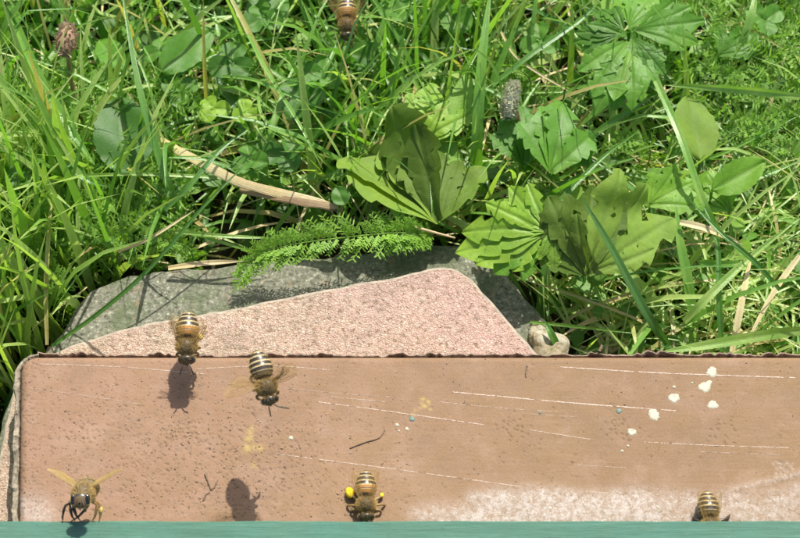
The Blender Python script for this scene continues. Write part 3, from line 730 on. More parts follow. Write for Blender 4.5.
for i, ((x, y), r, t, lab) in enumerate(CL):
    CLEAR.append((x, y, r*.7))
    z = random.uniform(-1.8, -1.3); c = at(x, y, z); a0 = random.uniform(0, 2); lv = []
    for k in range(3):
        a = a0+k*2.09; L = r/38*1.15
        tp = c+Vector((math.cos(a)*L, math.sin(a)*L, random.uniform(-.15, .2)))
        lv.append(oval_leaf(c, tp, L*1.0, Vector((random.uniform(-.25, .25), -.3, 1)), t+random.uniform(-.08, .08), 0, a=1.35, fold=.28, droop=.05, seed=i*3+k, heart=.12, ns=14, nv=9))
    plant('clover', (c.x, c.y, ZG), lab, 'clover', lv, [([c, Vector((c.x+.15, c.y-.1, (c.z+ZG)/2)), Vector((c.x, c.y+.2, ZG))], .03)], part='leaflet', group='clover leaves among the grass')
# --- fern-like yarrow fronds
def frond(pts, label, n_, ll, seed, tint=.7, dens=3, group=None, zr=.35, origin=None, taper=True):
    rg = random.Random(seed); P = spline(pts, 60); root = empty('yarrow_frond', origin or P[0], label, 'yarrow frond', group)
    b = MB(); b.grid(tube_rings(P, [.03*(1-.6*i/59) for i in range(60)], 6), closed=True, tint=tint, vein=.4)
    rel(link('stem', b.mesh('stem'), M['feather']), root)
    b = MB()
    for k in range(n_):
        u = k/(n_-1); i = min(58, int(u*59)); p = P[i]; t = (P[i+1]-P[i]).normalized(); sd_ = t.cross(Vector((0, -.45, .9))).normalized(); up = sd_.cross(t)
        env = (math.sin(math.pi*min(1, .12+u*.88))**.5) if taper else 1
        for sg in (-1, 1):
            for q in range(dens):
                if rg.random() < .12: continue
                L = ll*env*rg.uniform(.6, 1.15)*(1 if q == 0 else .6); d = (sd_*sg+t*rg.uniform(.2, .6)+up*(rg.uniform(-.25, .3) if q == 0 else rg.uniform(.2, 1.1))).normalized()
                bend = (t*.3+up*rg.uniform(-.2, .3))*L; s2 = d.cross(up if abs(d.dot(up)) < .9 else sd_).normalized(); nv = s2.cross(d)
                tn = tint+rg.uniform(-.3, .2)
                b.grid([[tuple(p+d*L*v+bend*v*v-s2*.014), tuple(p+d*L*v+bend*v*v+s2*.014)] for v in (0, .5, 1)], tint=tn, vein=0.0)
                for v in (.18, .34, .5, .66, .82, .97):
                    o2 = p+d*L*v+bend*v*v
                    for s3 in (-1, 1):
                        d2 = (d*rg.uniform(.5, 1.1)+s2*s3+nv*rg.uniform(-.4, .5)).normalized(); L2 = L*.34*(1.15-.6*abs(v-.45))*rg.uniform(.7, 1.1); n2 = d2.cross(nv).normalized()*rg.uniform(.018, .027)
                        b.add([tuple(o2-n2*.6), tuple(o2+n2*.6), tuple(o2+d2*L2*.6+n2), tuple(o2+d2*L2), tuple(o2+d2*L2*.6-n2)], [(0, 1, 2, 4), (2, 3, 4)], tint=[tn+.1*v]*5, vein=[0.]*5)
    rel(tag(link('leaflets', b.mesh('leaflets'), M['feather']), kind='stuff'), root)
    return root
frond([at(432, 236, -1.9), at(418, 235, -1.6), at(395, 233, -1.4), at(340, 238, -1.2), at(285, 246, -1.3), at(255, 258, -1.7), at(232, 292, -2.2)], 'bright green feathery frond reaching left over the back of the mossy stone', 58, .62, 3, .9, 2)
FR = [([(95, 255, -2.5), (60, 235, -2), (35, 215, -1.6)], 'feathery frond left of the mossy stone pointing up left'), ([(150, 262, -2.6), (120, 240, -2), (80, 232, -1.6)], 'feathery frond just behind the left end of the mossy stone'),
      ([(120, 215, -2.6), (90, 205, -2.1), (50, 190, -1.7)], 'feathery frond in the grass left of the dry yellow blade'), ([(60, 300, -2.6), (50, 270, -2), (30, 245, -1.7)], 'feathery frond low at the left edge'),
      ([(150, 225, -2.6), (130, 205, -2.2), (110, 195, -1.9)], 'short feathery frond above the left end of the mossy stone'), ([(190, 250, -2.7), (165, 240, -2.2), (140, 232, -2)], 'feathery frond behind the dark blade that crosses the stone'),
      ([(790, 60, -2.2), (750, 80, -1.7), (715, 95, -1.5)], 'feathery frond above the horizontal blade at far right'), ([(790, 110, -2.2), (760, 125, -1.8), (720, 140, -1.6)], 'feathery frond below the horizontal blade at far right'),
      ([(795, 160, -2.2), (770, 140, -1.8), (740, 120, -1.6)], 'feathery frond right of the pale oblong leaf'), ([(770, 20, -2.4), (790, 45, -2), (800, 70, -1.8)], 'feathery frond in the top right corner'),
      ([(690, 60, -2.4), (720, 75, -2), (750, 70, -1.8)], 'feathery frond between the top rosette and the right edge'), ([(650, 150, -2.6), (630, 140, -2.2), (605, 150, -2)], 'feathery frond under the leaning bright blade'),
      ([(530, 80, -2.4), (505, 62, -2), (495, 40, -1.8)], 'feathery frond above the grey green seed head'), ([(60, 180, -2.6), (40, 160, -2.2), (15, 150, -2)], 'feathery frond at the left edge below the dark leaf')]
for i, (p, lab) in enumerate(FR):
    P = [at(*q) for q in p]; frond([Vector((P[0].x, P[0].y, ZG))]+P, lab, 22, .46, 20+i, .6, 2, 'feathery yarrow fronds in the grass')

# --- single conspicuous blades: px, py, z
B = blade
B([(478, 192, -3.2), (477, 140, -1.2), (482, 60, .2), (491, -14, .9)], .36, .60, 'widest upright green blade left of the seed head, running out at the top')
B([(182, 215, -2.6), (165, 175, -1.2), (140, 90, .2), (121, -14, .9)], .24, .42, 'long blue green blade from the straw up to the top left edge')
B([(720, 235, -1.8), (703, 200, -.9), (680, 135, -.2), (656, 80, -.3)], .21, .66, 'bright blade leaning down right from the top rosette', tip=False)
B([(800, 97, -.4), (760, 92, -.4), (715, 88, -.5), (664, 85, -.7)], .25, .70, 'bright horizontal blade at upper right reaching the right edge')
B([(668, 345, -1.9), (646, 312, -1.0), (610, 245, -.1), (581, 196, .5)], .24, .16, 'thick dark green blade slanting across the broad olive leaf')
B([(806, 330, -1.3), (760, 336, -1.5), (700, 346, -1.9), (660, 352, -2.2)], .30, .72, 'wide bright blade lying just behind the tile at far right')
B([(722, 352, -2.2), (719, 300, -1.4), (716, 235, -1.0), (695, 190, -1.1)], .17, .36, 'blue green upright blade behind the tile near the lime spots')
B([(694, 330, -2.9), (688, 280, -1.9), (680, 240, -1.3), (676, 205, -1.0)], .30, .62, 'broad bright upright blade below the light green leaf at right')
B([(684, 322, -1.8), (705, 300, -1.2), (745, 262, -.9), (800, 218, -.9)], .24, .74, 'broad yellow green blade slanting up to the right edge')
B([(780, 290, -.9), (755, 262, -.7), (718, 230, -.7), (690, 200, -.9)], .15, .30, 'dark green blade slanting down right over the yellow green blade')
B([(732, 352, -2.2), (742, 300, -1.6), (752, 252, -1.3)], .20, 1.0, 'flat dry tan blade upright at right behind the tile', mat='straw')
B([(800, 255, -1.0), (775, 290, -1.4), (745, 345, -2.0)], .17, 1.0, 'dry whitish blade slanting at the right edge', mat='straw')
B([(680, 222, -1.0), (705, 228, -.9), (745, 245, -1.2)], .20, .95, 'pale papery dead blade over the broad bright blade at right', mat='straw')
B([(700, 262, -1.6), (730, 264, -1.5), (765, 258, -1.6)], .20, .60, 'short horizontal light blade at right between upright blades')
B([(530, 322, -2.5), (570, 326, -2.2), (640, 334, -2.3)], .10, .62, 'thin pale horizontal blade behind the tile beside the cream rock')
B([(560, 352, -2.6), (552, 335, -2.1), (545, 322, -2.0)], .22, .34, 'short blue green blade right beside the cream rock')
B([(8, 5, -1.6), (35, 70, -.8), (65, 120, -.8), (95, 165, -1.4)], .34, .60, 'broad light green blade curving down from the top left corner')
B([(38, 118, -1.6), (58, 150, -1.2), (85, 178, -1.1), (110, 187, -1.5)], .24, .34, 'curved dark green blade hanging below the dried flower stem')
B([(60, 100, -1.4), (72, 135, -1.2), (95, 170, -1.9)], .26, .72, 'short bright yellow green blade below the brown dried flower')
B([(78, 176, -1.5), (140, 174, -1.2), (235, 178, -1.6)], .10, .74, 'thin bright horizontal stalk across the left part of the grass', tip=False)
B([(78, 235, -2.3), (78, 200, -1.7), (80, 168, -1.3)], .13, .78, 'short bright yellow upright stalk meeting the thin horizontal stalk')
B([(47, 345, -2.6), (46, 290, -1.8), (50, 215, -1.0), (55, 190, -.9)], .13, .92, 'yellow dry upright blade at the left among green ones')
B([(52, 346, -2.4), (100, 312, -1.9), (150, 268, -1.3), (205, 205, -.6), (250, 160, -.4)], .13, .30, 'long dark blade crossing the left corner of the mossy stone')
B([(233, 0, -1.5), (262, 62, -.8), (300, 125, -.5), (323, 170, -.9)], .12, .62, 'thin arching light blade from the top edge to the straw')
B([(210, 75, -1.6), (255, 80, -1.1), (300, 100, -1.0), (350, 118, -1.6)], .11, .60, 'thin light blade arching right over the dark clover leaves')
B([(258, 80, -1.6), (262, 115, -1.2), (290, 140, -1.1), (330, 150, -1.6)], .09, .70, 'thin curled light stalk above the dry straw')
B([(350, 20, -1.4), (330, 60, -1.2), (318, 90, -1.7)], .11, .50, 'short green blade passing just right of the bee in the grass')
B([(370, 60, -2.0), (385, 20, -1.2), (397, -10, -.8)], .20, .62, 'bright green blade at the top right of the bee in the grass')
B([(165, 210, -1.5), (190, 185, -1.0), (220, 150, -.8), (255, 125, -.9)], .16, .33, 'blue green blade lying diagonally across the dry straw')
B([(150, 210, -2.0), (200, 235, -1.5), (290, 262, -2.0)], .12, .64, 'light thin blade lying low behind the mossy stone')
B([(175, 232, -1.5), (225, 236, -1.4), (275, 238, -1.6)], .12, .70, 'pale green blade lying left of the feathery frond')
B([(530, 250, -2.6), (548, 215, -1.6), (600, 160, -1.2), (640, 130, -1.5)], .16, .40, 'green blade slanting up right behind the bright toothed leaf')
B([(545, 180, -2.3), (600, 130, -1.7), (655, 95, -1.9)], .22, .40, 'wide green blade slanting below the top rosette')
B([(480, 95, -1.9), (530, 55, -1.3), (580, 20, -1.2), (600, 0, -1.4)], .17, .38, 'green blade slanting up to the top rosette from the left')
B([(735, 60, -1.9), (750, 20, -1.0), (757, -12, -.7)], .26, .68, 'wide light blade rising to the top edge at far right')
B([(500, 30, -2), (520, 60, -1.5), (575, 95, -1.7)], .09, .95, 'thin tan dry stalk left of the top rosette', mat='straw')
B([(700, 160, -1.9), (730, 150, -1.6), (800, 115, -1.6)], .12, .62, 'light thin blade slanting up to the right edge below the horizontal blade')
B([(690, 205, -1.8), (740, 185, -1.4), (802, 160, -1.2)], .18, .55, 'green blade slanting up to the right edge below the folded leaf')
B([(168, 268, -2.35), (205, 263, -2.2), (245, 261, -2.3)], .17, .75, 'flat tan dry blade on the back edge of the mossy stone', mat='straw')
B([(118, 252, -1.9), (150, 238, -1.5), (195, 210, -1.5)], .10, .85, 'thin orange tan stalk behind the left end of the stone', mat='straw')
# the straw
def straw(pts, w, label, tint):
    root = empty('dry_straw', at(*pts[0]), label, 'straw')
    P = spline([at(*p) for p in pts], 24)
    for k, (off, wf, hh) in enumerate(((0, .42, .12), (-.30, .16, .5), (.33, .13, .5))):
        rows, vn, tn = [], [], []
        for i, p in enumerate(P):
            t = (P[min(i+1, 23)]-P[max(i-1, 0)]).normalized(); s = t.cross(VIEWN).normalized(); up = s.cross(t)
            c = p+s*w*(off+.05*math.sin(i*.5+k))+up*(.04 if k == 0 else .02); ww = w*wf*(1+.10*math.sin(i*.9+k*2))*min(1, max(.15, 1-(i/23)**6)*(.5+i*.12))
            row = [tuple(c+s*math.cos(a)*ww+up*(math.sin(a)*ww*hh+.004*math.cos(a*9))) for a in np.linspace(0, math.pi, 15)]
            rows.append(row); vn.append([.3 if q % 4 == 0 else .05 for q in range(15)]); tn.append([tint+.12*math.sin(i*.35+k)+(.05 if k == 0 else -.12)+.06*math.sin(q*2.4) for q in range(15)])
        b = MB(); b.grid(rows, vein=vn, tint=tn); rel(link('strand', b.mesh('strand'), M['straw']), root)
straw([(158, 138, -2.2), (195, 160, -1.5), (240, 182, -1.2), (292, 196, -1.1), (334, 208, -1.2)], .29, 'thick pale dry straw stem lying diagonally in the left centre', .85)
straw([(240, 190, -1.5), (285, 199, -1.15), (338, 208, -1.1)], .23, 'pinkish brown dry leaf sheath at the right end of the straw', .15)
# pale stalk by the frond
P = [at(*p) for p in [(396, 222, -1.5), (425, 230, -1.4), (455, 238, -1.6)]]
b = MB(); b.grid(tube_rings(spline(P, 12), [.06-.003*i for i in range(12)], 8), closed=True, tint=.7, vein=.5); o = link('pale_stalk', b.mesh('pale_stalk', P[0]), M['straw']); o.location = P[0]
tag(o, 'pale woody stalk lying between the frond and the olive leaf', 'stalk')
# --- grey green seed head
def seed_head(pts, rad, label, n_, mats, stalk, seed, ll=.13, name='seed_head'):
    rg = random.Random(seed); P = spline([at(*p) for p in pts], 20); root = empty(name, at(*stalk[-1]), label, 'seed head')
    rr = [rad*math.sin(math.pi*(.12+.8*i/19))**.7 for i in range(20)]
    b = MB(); b.grid(tube_rings(P, [r*.7 for r in rr], 12), closed=True); rel(link('core', b.mesh('core'), M[mats[0]]), root)
    b = MB()
    for k in range(n_):
        i = rg.randrange(0, 19); p = P[i]; t = (P[i+1]-P[i]).normalized(); a = t.orthogonal().normalized(); q = t.cross(a); an = rg.uniform(0, 6.28)
        d = a*math.cos(an)+q*math.sin(an); s = d.cross(t); L = ll*rg.uniform(.6, 1.3); w = .03*rg.uniform(.7, 1.6)
        o1 = p+d*rr[i]*.6; d2 = (d-t*rg.uniform(-.9, .6)).normalized()
        b.add([tuple(o1-s*w), tuple(o1+d2*L*.6+d*.02-s*w*.9), tuple(o1+d2*L), tuple(o1+d2*L*.6+s*w*.9), tuple(o1+s*w)], [(0, 1, 4), (1, 3, 4), (1, 2, 3)])
    rel(tag(link('bristles', b.mesh('bristles'), M[mats[1]]), kind='stuff'), root)
    S = spline([at(*p) for p in stalk], 12); b = MB(); b.grid(tube_rings(S, .065, 8), closed=True, tint=.2, vein=.3); rel(link('stalk', b.mesh('stalk'), M['straw']), root)
    return root
seed_head([(508, 118, -.7), (510, 100, -.5), (515, 82, -.4)], .33, 'grey green bristly seed head on a brown stalk right of the widest blade', 520, ('seed_core', 'seed_head'), [(517, 112, -.8), (521, 130, -1.4), (523, 150, -2.2), (524, 160, ZG)], 1)
seed_head([(62, 56, -.2), (66, 42, 0), (68, 25, 0)], .38, 'crumpled brown dried flower head at upper left', 260, ('dry_flower', 'dry_pale'), [(68, 56, -.3), (72, 85, -1.4), (80, 118, -2.6), (82, 125, ZG)], 2, .16, 'dried_flower')

# ------------------------------------------------------------------ the mass of grass
def inside(poly, x, y):
    r = np.zeros(x.shape, bool); m = len(poly)
    for i in range(m):
        x0, y0 = poly[i]; x1, y1 = poly[(i+1) % m]
        c = ((y0 > y) != (y1 > y)) & (x < (x1-x0)*(y-y0)/(y1-y0+1e-12)+x0); r ^= c
    return r
def blocked(x, y, z):
    a = inside(gm, x, y) & (z < ZM+.05)
    a |= inside(pp, x, y) & (z < ZP+.1)
    a |= (x-SK*(y-TYB) > TX0-.3) & (x < TX1+.2) & (y < TYB+.22)
    return a
def near_stone(x, y, pad):
    r = np.zeros(x.shape, bool)
    for dx, dy in ((0, 0), (pad, 0), (-pad, 0), (0, pad), (0, -pad)): r |= inside(gm, x+dx, y+dy)
    return r
def field(name, n_, region, Lr, wr, lean, bend, tint, label, seed, az=None, mat='grass', segs=5, zr=(ZG, ZG), cat='grass', overlap=0.0):
    g = np.random.default_rng(seed); x0, x1, y0, y1 = region
    x, y = g.uniform(x0, x1, n_), g.uniform(y0, y1, n_)
    L = g.uniform(*Lr, n_); w = g.uniform(0, 1, n_)**2*(wr[1]-wr[0])+wr[0]; a = g.uniform(0, 2*math.pi, n_) if az is None else g.normal(az[0], az[1], n_)
    ln = np.abs(g.normal(lean[0], lean[1], n_)); bd_ = g.uniform(*bend, n_)
    tn = np.clip(g.normal(tint[0], tint[1], n_), 0, 1)
    dry = g.random(n_) < tint[2]; tn = np.where(dry, g.uniform(.85, 1, n_), np.minimum(tn, .84))
    z = g.uniform(zr[0], zr[1], n_) if zr[1] > zr[0] else np.full(n_, zr[0])
    hx, hy = np.cos(a), np.sin(a); tw = a+math.pi/2+g.normal(0, .6, n_)
    sx, sy = np.cos(tw), np.sin(tw)
    pos = np.stack([x, y, z], 1); P = [pos]; ang = ln.copy()
    kink = g.integers(1, segs+1, n_)
    for s in range(segs):
        ang = ang+bd_/segs*(1+s*.35)+np.where((kink == s) & (g.random(n_) < .15), g.uniform(.3, .9, n_), 0)
        st = (L/segs)[:, None]
        pos = pos+st*np.stack([np.sin(ang)*hx, np.sin(ang)*hy, np.cos(ang)], 1); P.append(pos)
    P = np.stack(P, 1)
    bad = np.zeros(n_, bool)
    for s in range(segs+1): bad |= blocked(P[:, s, 0], P[:, s, 1], P[:, s, 2])
    bad |= inside(gm, x, y)
    # most blades stay off the open stone
    over = np.zeros(n_, bool)
    for s in range(1, segs+1):
        sh = P[:, s, 1]+(P[:, s, 2]-ZM)*math.cos(PITCH)/math.sin(PITCH)
        over |= inside(gm, P[:, s, 0], sh)
    bad |= over & (g.random(n_) > overlap)
    cl = np.zeros(n_, bool); sh_ = np.zeros(n_, bool); SH = SUNV
    for s in range(1, segs+1):
        yy = P[:, s, 1]+(P[:, s, 2]+1.4)*math.cos(PITCH)/math.sin(PITCH)
        hi = P[:, s, 2] > -1.6
        for (qx, qy, qr) in CLEAR:
            c_ = at(qx, qy, -1.4); cl |= hi & (np.hypot(P[:, s, 0]-c_.x, yy-c_.y) < qr/38)
        f_ = (P[:, s, 2]-ZM)/SH.z
        sh_ |= (f_ > 0) & inside(gm, P[:, s, 0]-SH.x*f_, P[:, s, 1]-SH.y*f_) & (P[:, s, 0]-SH.x*f_ < -3.5)
    bad |= cl & (g.random(n_) < .80)
    bad |= sh_ & (g.random(n_) < .7)
    bad |= P[:, 1:, 2].min(1) < ZG-.1
    P = P[~bad]; w = w[~bad]; sx = sx[~bad]; sy = sy[~bad]; tn = tn[~bad]; m = len(P)
    prof = np.array([.8, 1, 1, .85, .6, .04]) if segs == 5 else np.interp(np.linspace(0, 1, segs+1), [0, .3, .7, 1], [.8, 1, .8, .04])
    S = np.stack([sx, sy, np.zeros(m)], 1)[:, None, :]*(w[:, None]*prof[None, :]*.5)[:, :, None]
    mid = P.copy(); mid[:, :, 2] -= (w[:, None]*prof*.28)
    V = np.stack([P-S, mid, P+S], 2).reshape(-1, 3)
    k = (segs+1)*3; base_ = (np.arange(m)*k)[:, None, None]
    q = []
    for s in range(segs):
        for j in range(2): q.append((s*3+j, s*3+j+1, (s+1)*3+j+1, (s+1)*3+j))
    F = (base_+np.array(q)[None]).reshape(-1, 4)
    me = bpy.data.meshes.new(name)
    me.vertices.add(len(V)); me.vertices.foreach_set('co', V.ravel())
    me.loops.add(F.size); me.loops.foreach_set('vertex_index', F.ravel().astype(np.int32))
    me.polygons.add(len(F)); me.polygons.foreach_set('loop_start', np.arange(0, F.size, 4, dtype=np.int32)); me.polygons.foreach_set('loop_total', np.full(len(F), 4, dtype=np.int32))
    me.update(calc_edges=True)
    for nm, v in (('tint', np.repeat(tn, k)), ('vein', np.tile([.1, .6, .1], m*(segs+1)))):
        at_ = me.attributes.new(nm, 'FLOAT', 'POINT'); at_.data.foreach_set('value', v.astype(np.float32))
    o = link(name, me, M[mat]); tag(o, label, cat, kind='stuff'); return o
YT = TYB
# low dense understorey
field('grass', 5200, (-20, 22, -3, 26), (1.0, 3.0), (.08, .22), (.7, .5), (0, 1.2), (.42, .2, .10), 'short dark undergrowth grass close to the soil', 1)
field('grass', 3300, (-20, 22, -2, 26), (2.5, 5.5), (.07, .31), (.55, .4), (.1, 1.6), (.62, .26, .05), 'medium tangled grass around the paving stone', 2)
field('grass', 1300, (-19, 0, 4, 25), (4, 8), (.08, .32), (.35, .3), (.1, 1.0), (.60, .2, .06), 'long grass blades behind the stone on the left', 3)
field('grass', 900, (-2, 4, 4, 25), (4, 7), (.1, .30), (.25, .25), (.0, .7), (.66, .15, .06), 'upright grass blades behind the olive leaf', 4)
field('grass', 1300, (4, 21, -2, 25), (3, 7), (.07, .28), (.8, .4), (.2, 1.4), (.68, .17, .15), 'long tangled light grass on the right', 5, overlap=.02)
# upright tuft along the left edge
field('grass', 1250, (-16, -8.3, -7, 6), (4, 8), (.13, .34), (.12, .12), (.0, .6), (.76, .12, .05), 'upright light green tuft at the left edge beside the tile', 6, overlap=.03)
# bright dry tangle on the right just behind the tile
field('grass', 1700, (3.4, 18, -2.6, 7), (2, 5), (.05, .15), (1.1, .35), (.0, .9), (.80, .08, .30), 'fine pale yellow green tangle behind the tile on the right', 7, zr=(ZG, ZG+1.2))
field('dry_thatch', 1000, (-19, 20, -2, 25), (1.5, 4), (.03, .13), (1.35, .2), (0, .6), (.95, .05, .9), 'dry tan thatch lying low in the grass', 8, mat='straw', cat='thatch', zr=(ZG+.1, ZG+1.6))
# small rounded ground leaves, nobody could count
def leaflets(name, n_, region, seed, label, size, z, tint):
    g = np.random.default_rng(seed); b = MB()
    for k in range(n_):
        x, y = g.uniform(region[0], region[1]), g.uniform(region[2], region[3]); zz = g.uniform(*z)
        ax = np.array([x]); ay = np.array([y])
        if near_stone(ax, ay, size[1]*1.1)[0] or blocked(ax, ay-.9, np.array([zz]))[0] and True: continue
        if blocked(ax, ay, np.array([zz]))[0]: continue
        a = g.uniform(0, 6.28); L = g.uniform(*size); tl = g.uniform(-.5, .5, 2); W_ = L*g.uniform(.3, .5)
        ca, sa = math.cos(a), math.sin(a); rows = []; vn = []
        for t in (0, .25, .5, .75, 1):
            w = W_*max(.08, math.sin(math.pi*t**.9)**.7); r_ = []
            for q in (-1, 0, 1):
                u_, v_ = t*L, q*w; X_, Y_ = x+ca*u_-sa*v_, y+sa*u_+ca*v_
                r_.append((X_, Y_, zz+tl[0]*u_+tl[1]*v_+.25*abs(v_)-.3*t*t*L))
            rows.append(r_); vn.append([0, .7, 0])
        b.grid(rows, tint=float(np.clip(g.normal(*tint), 0, 1)), vein=vn)
    return tag(link(name, b.mesh(name), M['leaf']), label, 'ground cover', kind='stuff')
leaflets('ground_cover', 1900, (-19, 20, -2, 25), 31, 'small mixed leaves filling the low grass', (.3, .9), (ZG+.2, ZG+2.2), (.45, .25))
# fine feathery mass
def feather_mass(name, n_, region, seed, label, z, tint):
    g = np.random.default_rng(seed); b = MB()
    for k in range(n_):
        x, y = g.uniform(region[0], region[1]), g.uniform(region[2], region[3]); zz = g.uniform(*z)
        if near_stone(np.array([x]), np.array([y]), .5)[0] or blocked(np.array([x]), np.array([y-.6]), np.array([zz]))[0]: continue
        p0 = Vector((x, y, zz)); d0 = Vector(g.normal(0, 1, 3)); d0.z = abs(d0.z)*.6; d0.normalize(); tn = float(np.clip(g.normal(*tint), 0, 1))
        for m_ in range(7):
            p = p0+d0*m_*.13
            for sg in (-1, 1):
                d = (Vector(g.normal(0, .5, 3))+d0*.7+d0.orthogonal()*sg).normalized(); L = g.uniform(.16, .42); s = d.cross(Vector((.2, -.5, .8))).normalized()*.028
                b.add([tuple(p-s), tuple(p+s), tuple(p+d*L*.6+s*.9), tuple(p+d*L), tuple(p+d*L*.6-s*.9)], [(0, 1, 2, 4), (2, 3, 4)], tint=[tn]*5, vein=[0.]*5)
    return tag(link(name, b.mesh(name), M['feather'], smooth=False), label, 'yarrow', kind='stuff')
feather_mass('yarrow_foliage', 650, (-15, -6, 2.5, 8.5), 41, 'fine feathery yarrow foliage at left behind the mossy stone', (ZG+1.0, ZG+3.0), (.6, .25))
feather_mass('yarrow_foliage', 600, (8, 15, 6, 20), 42, 'fine feathery yarrow foliage at upper right', (ZG+1.2, ZG+3.2), (.6, .25))

# ------------------------------------------------------------------ bees
def bee(loc, fwd, up, label, feet, wings, pollen=(), scale=1.0, seed=0, wm='wing', ant=None, orange=True, group='honey bees at the landing board'):
    fwd = Vector(fwd).normalized(); lf = Vector(up).cross(fwd).normalized(); u3 = fwd.cross(lf)
    Mx = Matrix((fwd, lf, u3)).transposed().to_4x4()
    root = empty('honey_bee', loc, label, 'bee', group); root.rotation_euler = Mx.to_euler(); root.scale = (scale,)*3
    Wm = Matrix.Translation(Vector(loc)) @ Mx @ Matrix.Scale(scale, 4); Wi = Wm.inverted()
    rg = random.Random(seed)
    b = MB()
    hm = 3 if seed == 3 else 0
    # x, ry, rz, zc, material  (0 black 1 band 2 orange 3 brown)
    ab = [(-.78, .004, .004, -.05, 0), (-.76, .05, .045, -.05, 0), (-.72, .095, .085, -.045, 0), (-.685, .121, .108, -.04, 1), (-.675, .130, .115, -.037, 1), (-.67, .125, .112, -.035, 0), (-.60, .168, .148, -.028, 0),
          (-.572, .176, .157, -.026, 1), (-.560, .186, .165, -.024, 1), (-.552, .182, .163, -.022, 0), (-.465, .212, .188, -.015, 0), (-.437, .216, .192, -.012, 1), (-.424, .222, .197, -.011, 1), (-.414, .217, .195, -.010, 0), (-.345, .230, .202, -.006, 0),
          (-.325, .231, .203, -.005, 1), (-.31, .232, .203, -.004, 1), (-.30, .226, .2, -.004, 2 if orange else 0), (-.245, .224, .196, 0, 2 if orange else 0), (-.225, .221, .193, 0, 0), (-.212, .219, .192, 0, 1), (-.205, .212, .188, 0, 2 if orange else 0), (-.14, .185, .165, 0, 2 if orange else 3), (-.10, .145, .135, 0, 3), (-.07, .07, .07, -.01, 3),
          (-.05, .06, .07, -.01, 3), (-.03, .12, .13, 0, 3), (.01, .165, .17, .01, 3), (.07, .192, .193, .015, 3), (.14, .198, .196, .015, 3), (.21, .185, .18, .01, 3), (.27, .145, .145, -.005, 3), (.31, .08, .085, -.02, 3), (.325, .055, .06, -.03, 3),
          (.34, .10, .09, -.035, 3), (.365, .152, .13, -.04, hm), (.40, .170, .150, -.05, hm), (.44, .165, .150, -.06, hm), (.475, .130, .125, -.075, 0), (.50, .075, .09, -.09, 3), (.515, .02, .03, -.10, 3)]
    K = 26
    ab = [(x, ry*(1.13 if x < -.06 else 1.12), rz*(1.1 if x < -.06 else 1.08), zc, m_) for x, ry, rz, zc, m_ in ab]
    for i in range(len(ab)-1):
        x0, y0, z0, c0, m0 = ab[i]; x1, y1, z1, c1, m1 = ab[i+1]
        rows = []
        for x, ry, rz, zc in ((x0, y0, z0, c0), (x1, y1, z1, c1)):
            rows.append([(x-(.05*(1 if x < -.12 else 0))*math.cos(a)**2*.0, ry*math.sin(a), zc+rz*math.cos(a)) for a in [2*math.pi*k/K for k in range(K)]])
        b.grid(rows, m1 if m1 == m0 or m1 != 1 else m1, closed=True)
    # mandibles and tongue
    b.grid(tube_rings([(.48, 0, -.13), (.50, .01, -.20), (.47, 0, -.25)], [.025, .018, .008], 6), 3, closed=True)
    # legs
    def leg(rt, foot, dark, wid=1.0):
        rt = Vector(rt); f = Wi @ Vector(foot) if len(foot) == 3 else Vector(foot[:3])
        out = Vector((0, math.copysign(1, rt.y), 0)); d = f-rt
        knee = rt+d*.35+out*.13+Vector((0, 0, .06)); ank = rt+d*.78+out*.07+Vector((0, 0, .0))
        pts = [rt, rt.lerp(knee, .5)+Vector((0, 0, .012)), knee, knee.lerp(ank, .45)+out*.01, ank, ank.lerp(f, .55), f, f+d.normalized()*.03+out*.015]
        b.grid(tube_rings(pts, [.032*wid, .036*wid, .024, .034*wid, .024, .015, .011, .006], 8), 5 if dark else 4, closed=True)
        return knee, ank
    anks = []
    for k, (rt, ft, dk) in enumerate(feet):
        kn, an = leg(rt, ft, dk, 1.25 if rt[0] < .03 else 1.0); anks.append((kn, an, rt))
    # antennae
    A_ = ant or [((.62, .10, -.04), (.74, .16, -.14)), ((.62, -.10, -.04), (.74, -.16, -.14))]
    for sg, (m_, t_) in zip((1, -1), A_):
        b.grid(tube_rings(spline([(.49, .045*sg, -.03), m_, t_], 9), [.014]*3+[.016]*6, 6), 5, closed=True)
    bo = link('body', b.mesh('body'), [M['bee_black'], M['bee_band'], M['bee_orange'], M['bee_brown'], M['bee_leg'], M['bee_legdark']], root)
    # merge the rings so that the shading is smooth
    import bmesh
    bm = bmesh.new(); bm.from_mesh(bo.data); bmesh.ops.remove_doubles(bm, verts=bm.verts, dist=1e-4); bm.to_mesh(bo.data); bm.free()
    bo.data.polygons.foreach_set('use_smooth', [True]*len(bo.data.polygons))
    for sg in (1, -1):
        e_ = MB(); P = []
        for t in np.linspace(0, math.pi, 10):
            P.append([(.425+.068*math.sin(t)*math.cos(q), sg*.142+.062*math.sin(t)*math.sin(q), -.040+.125*math.cos(t)) for q in np.linspace(0, 2*math.pi, 14, endpoint=False)])
        e_.grid(P, closed=True); link('eye', e_.mesh('eye'), M['bee_eye'], bo)
    # fur
    h = MB()
    for k in range(4300):
        if k < 1500 or k > 2700: x = rg.uniform(-.04, .33)
        elif k < 1800: x = rg.uniform(.33, .49)
        else: x = rg.choice((-.70, -.57, -.43, -.32, -.21, -.14, -.12))+rg.uniform(-.015, .015)
        for i in range(len(ab)-1):
            if ab[i][0] <= x <= ab[i+1][0]: break
        f = (x-ab[i][0])/max(1e-6, ab[i+1][0]-ab[i][0]); ry, rz, zc = [ab[i][j]*(1-f)+ab[i+1][j]*f for j in (1, 2, 3)]
        a = rg.uniform(0, 6.283)
        if 1800 <= k <= 2700 and abs(math.sin(a)) < .45 and rg.random() < .45: continue
        if k < 1500 and abs(a-math.pi) > 2.5 and rg.random() < .3: continue
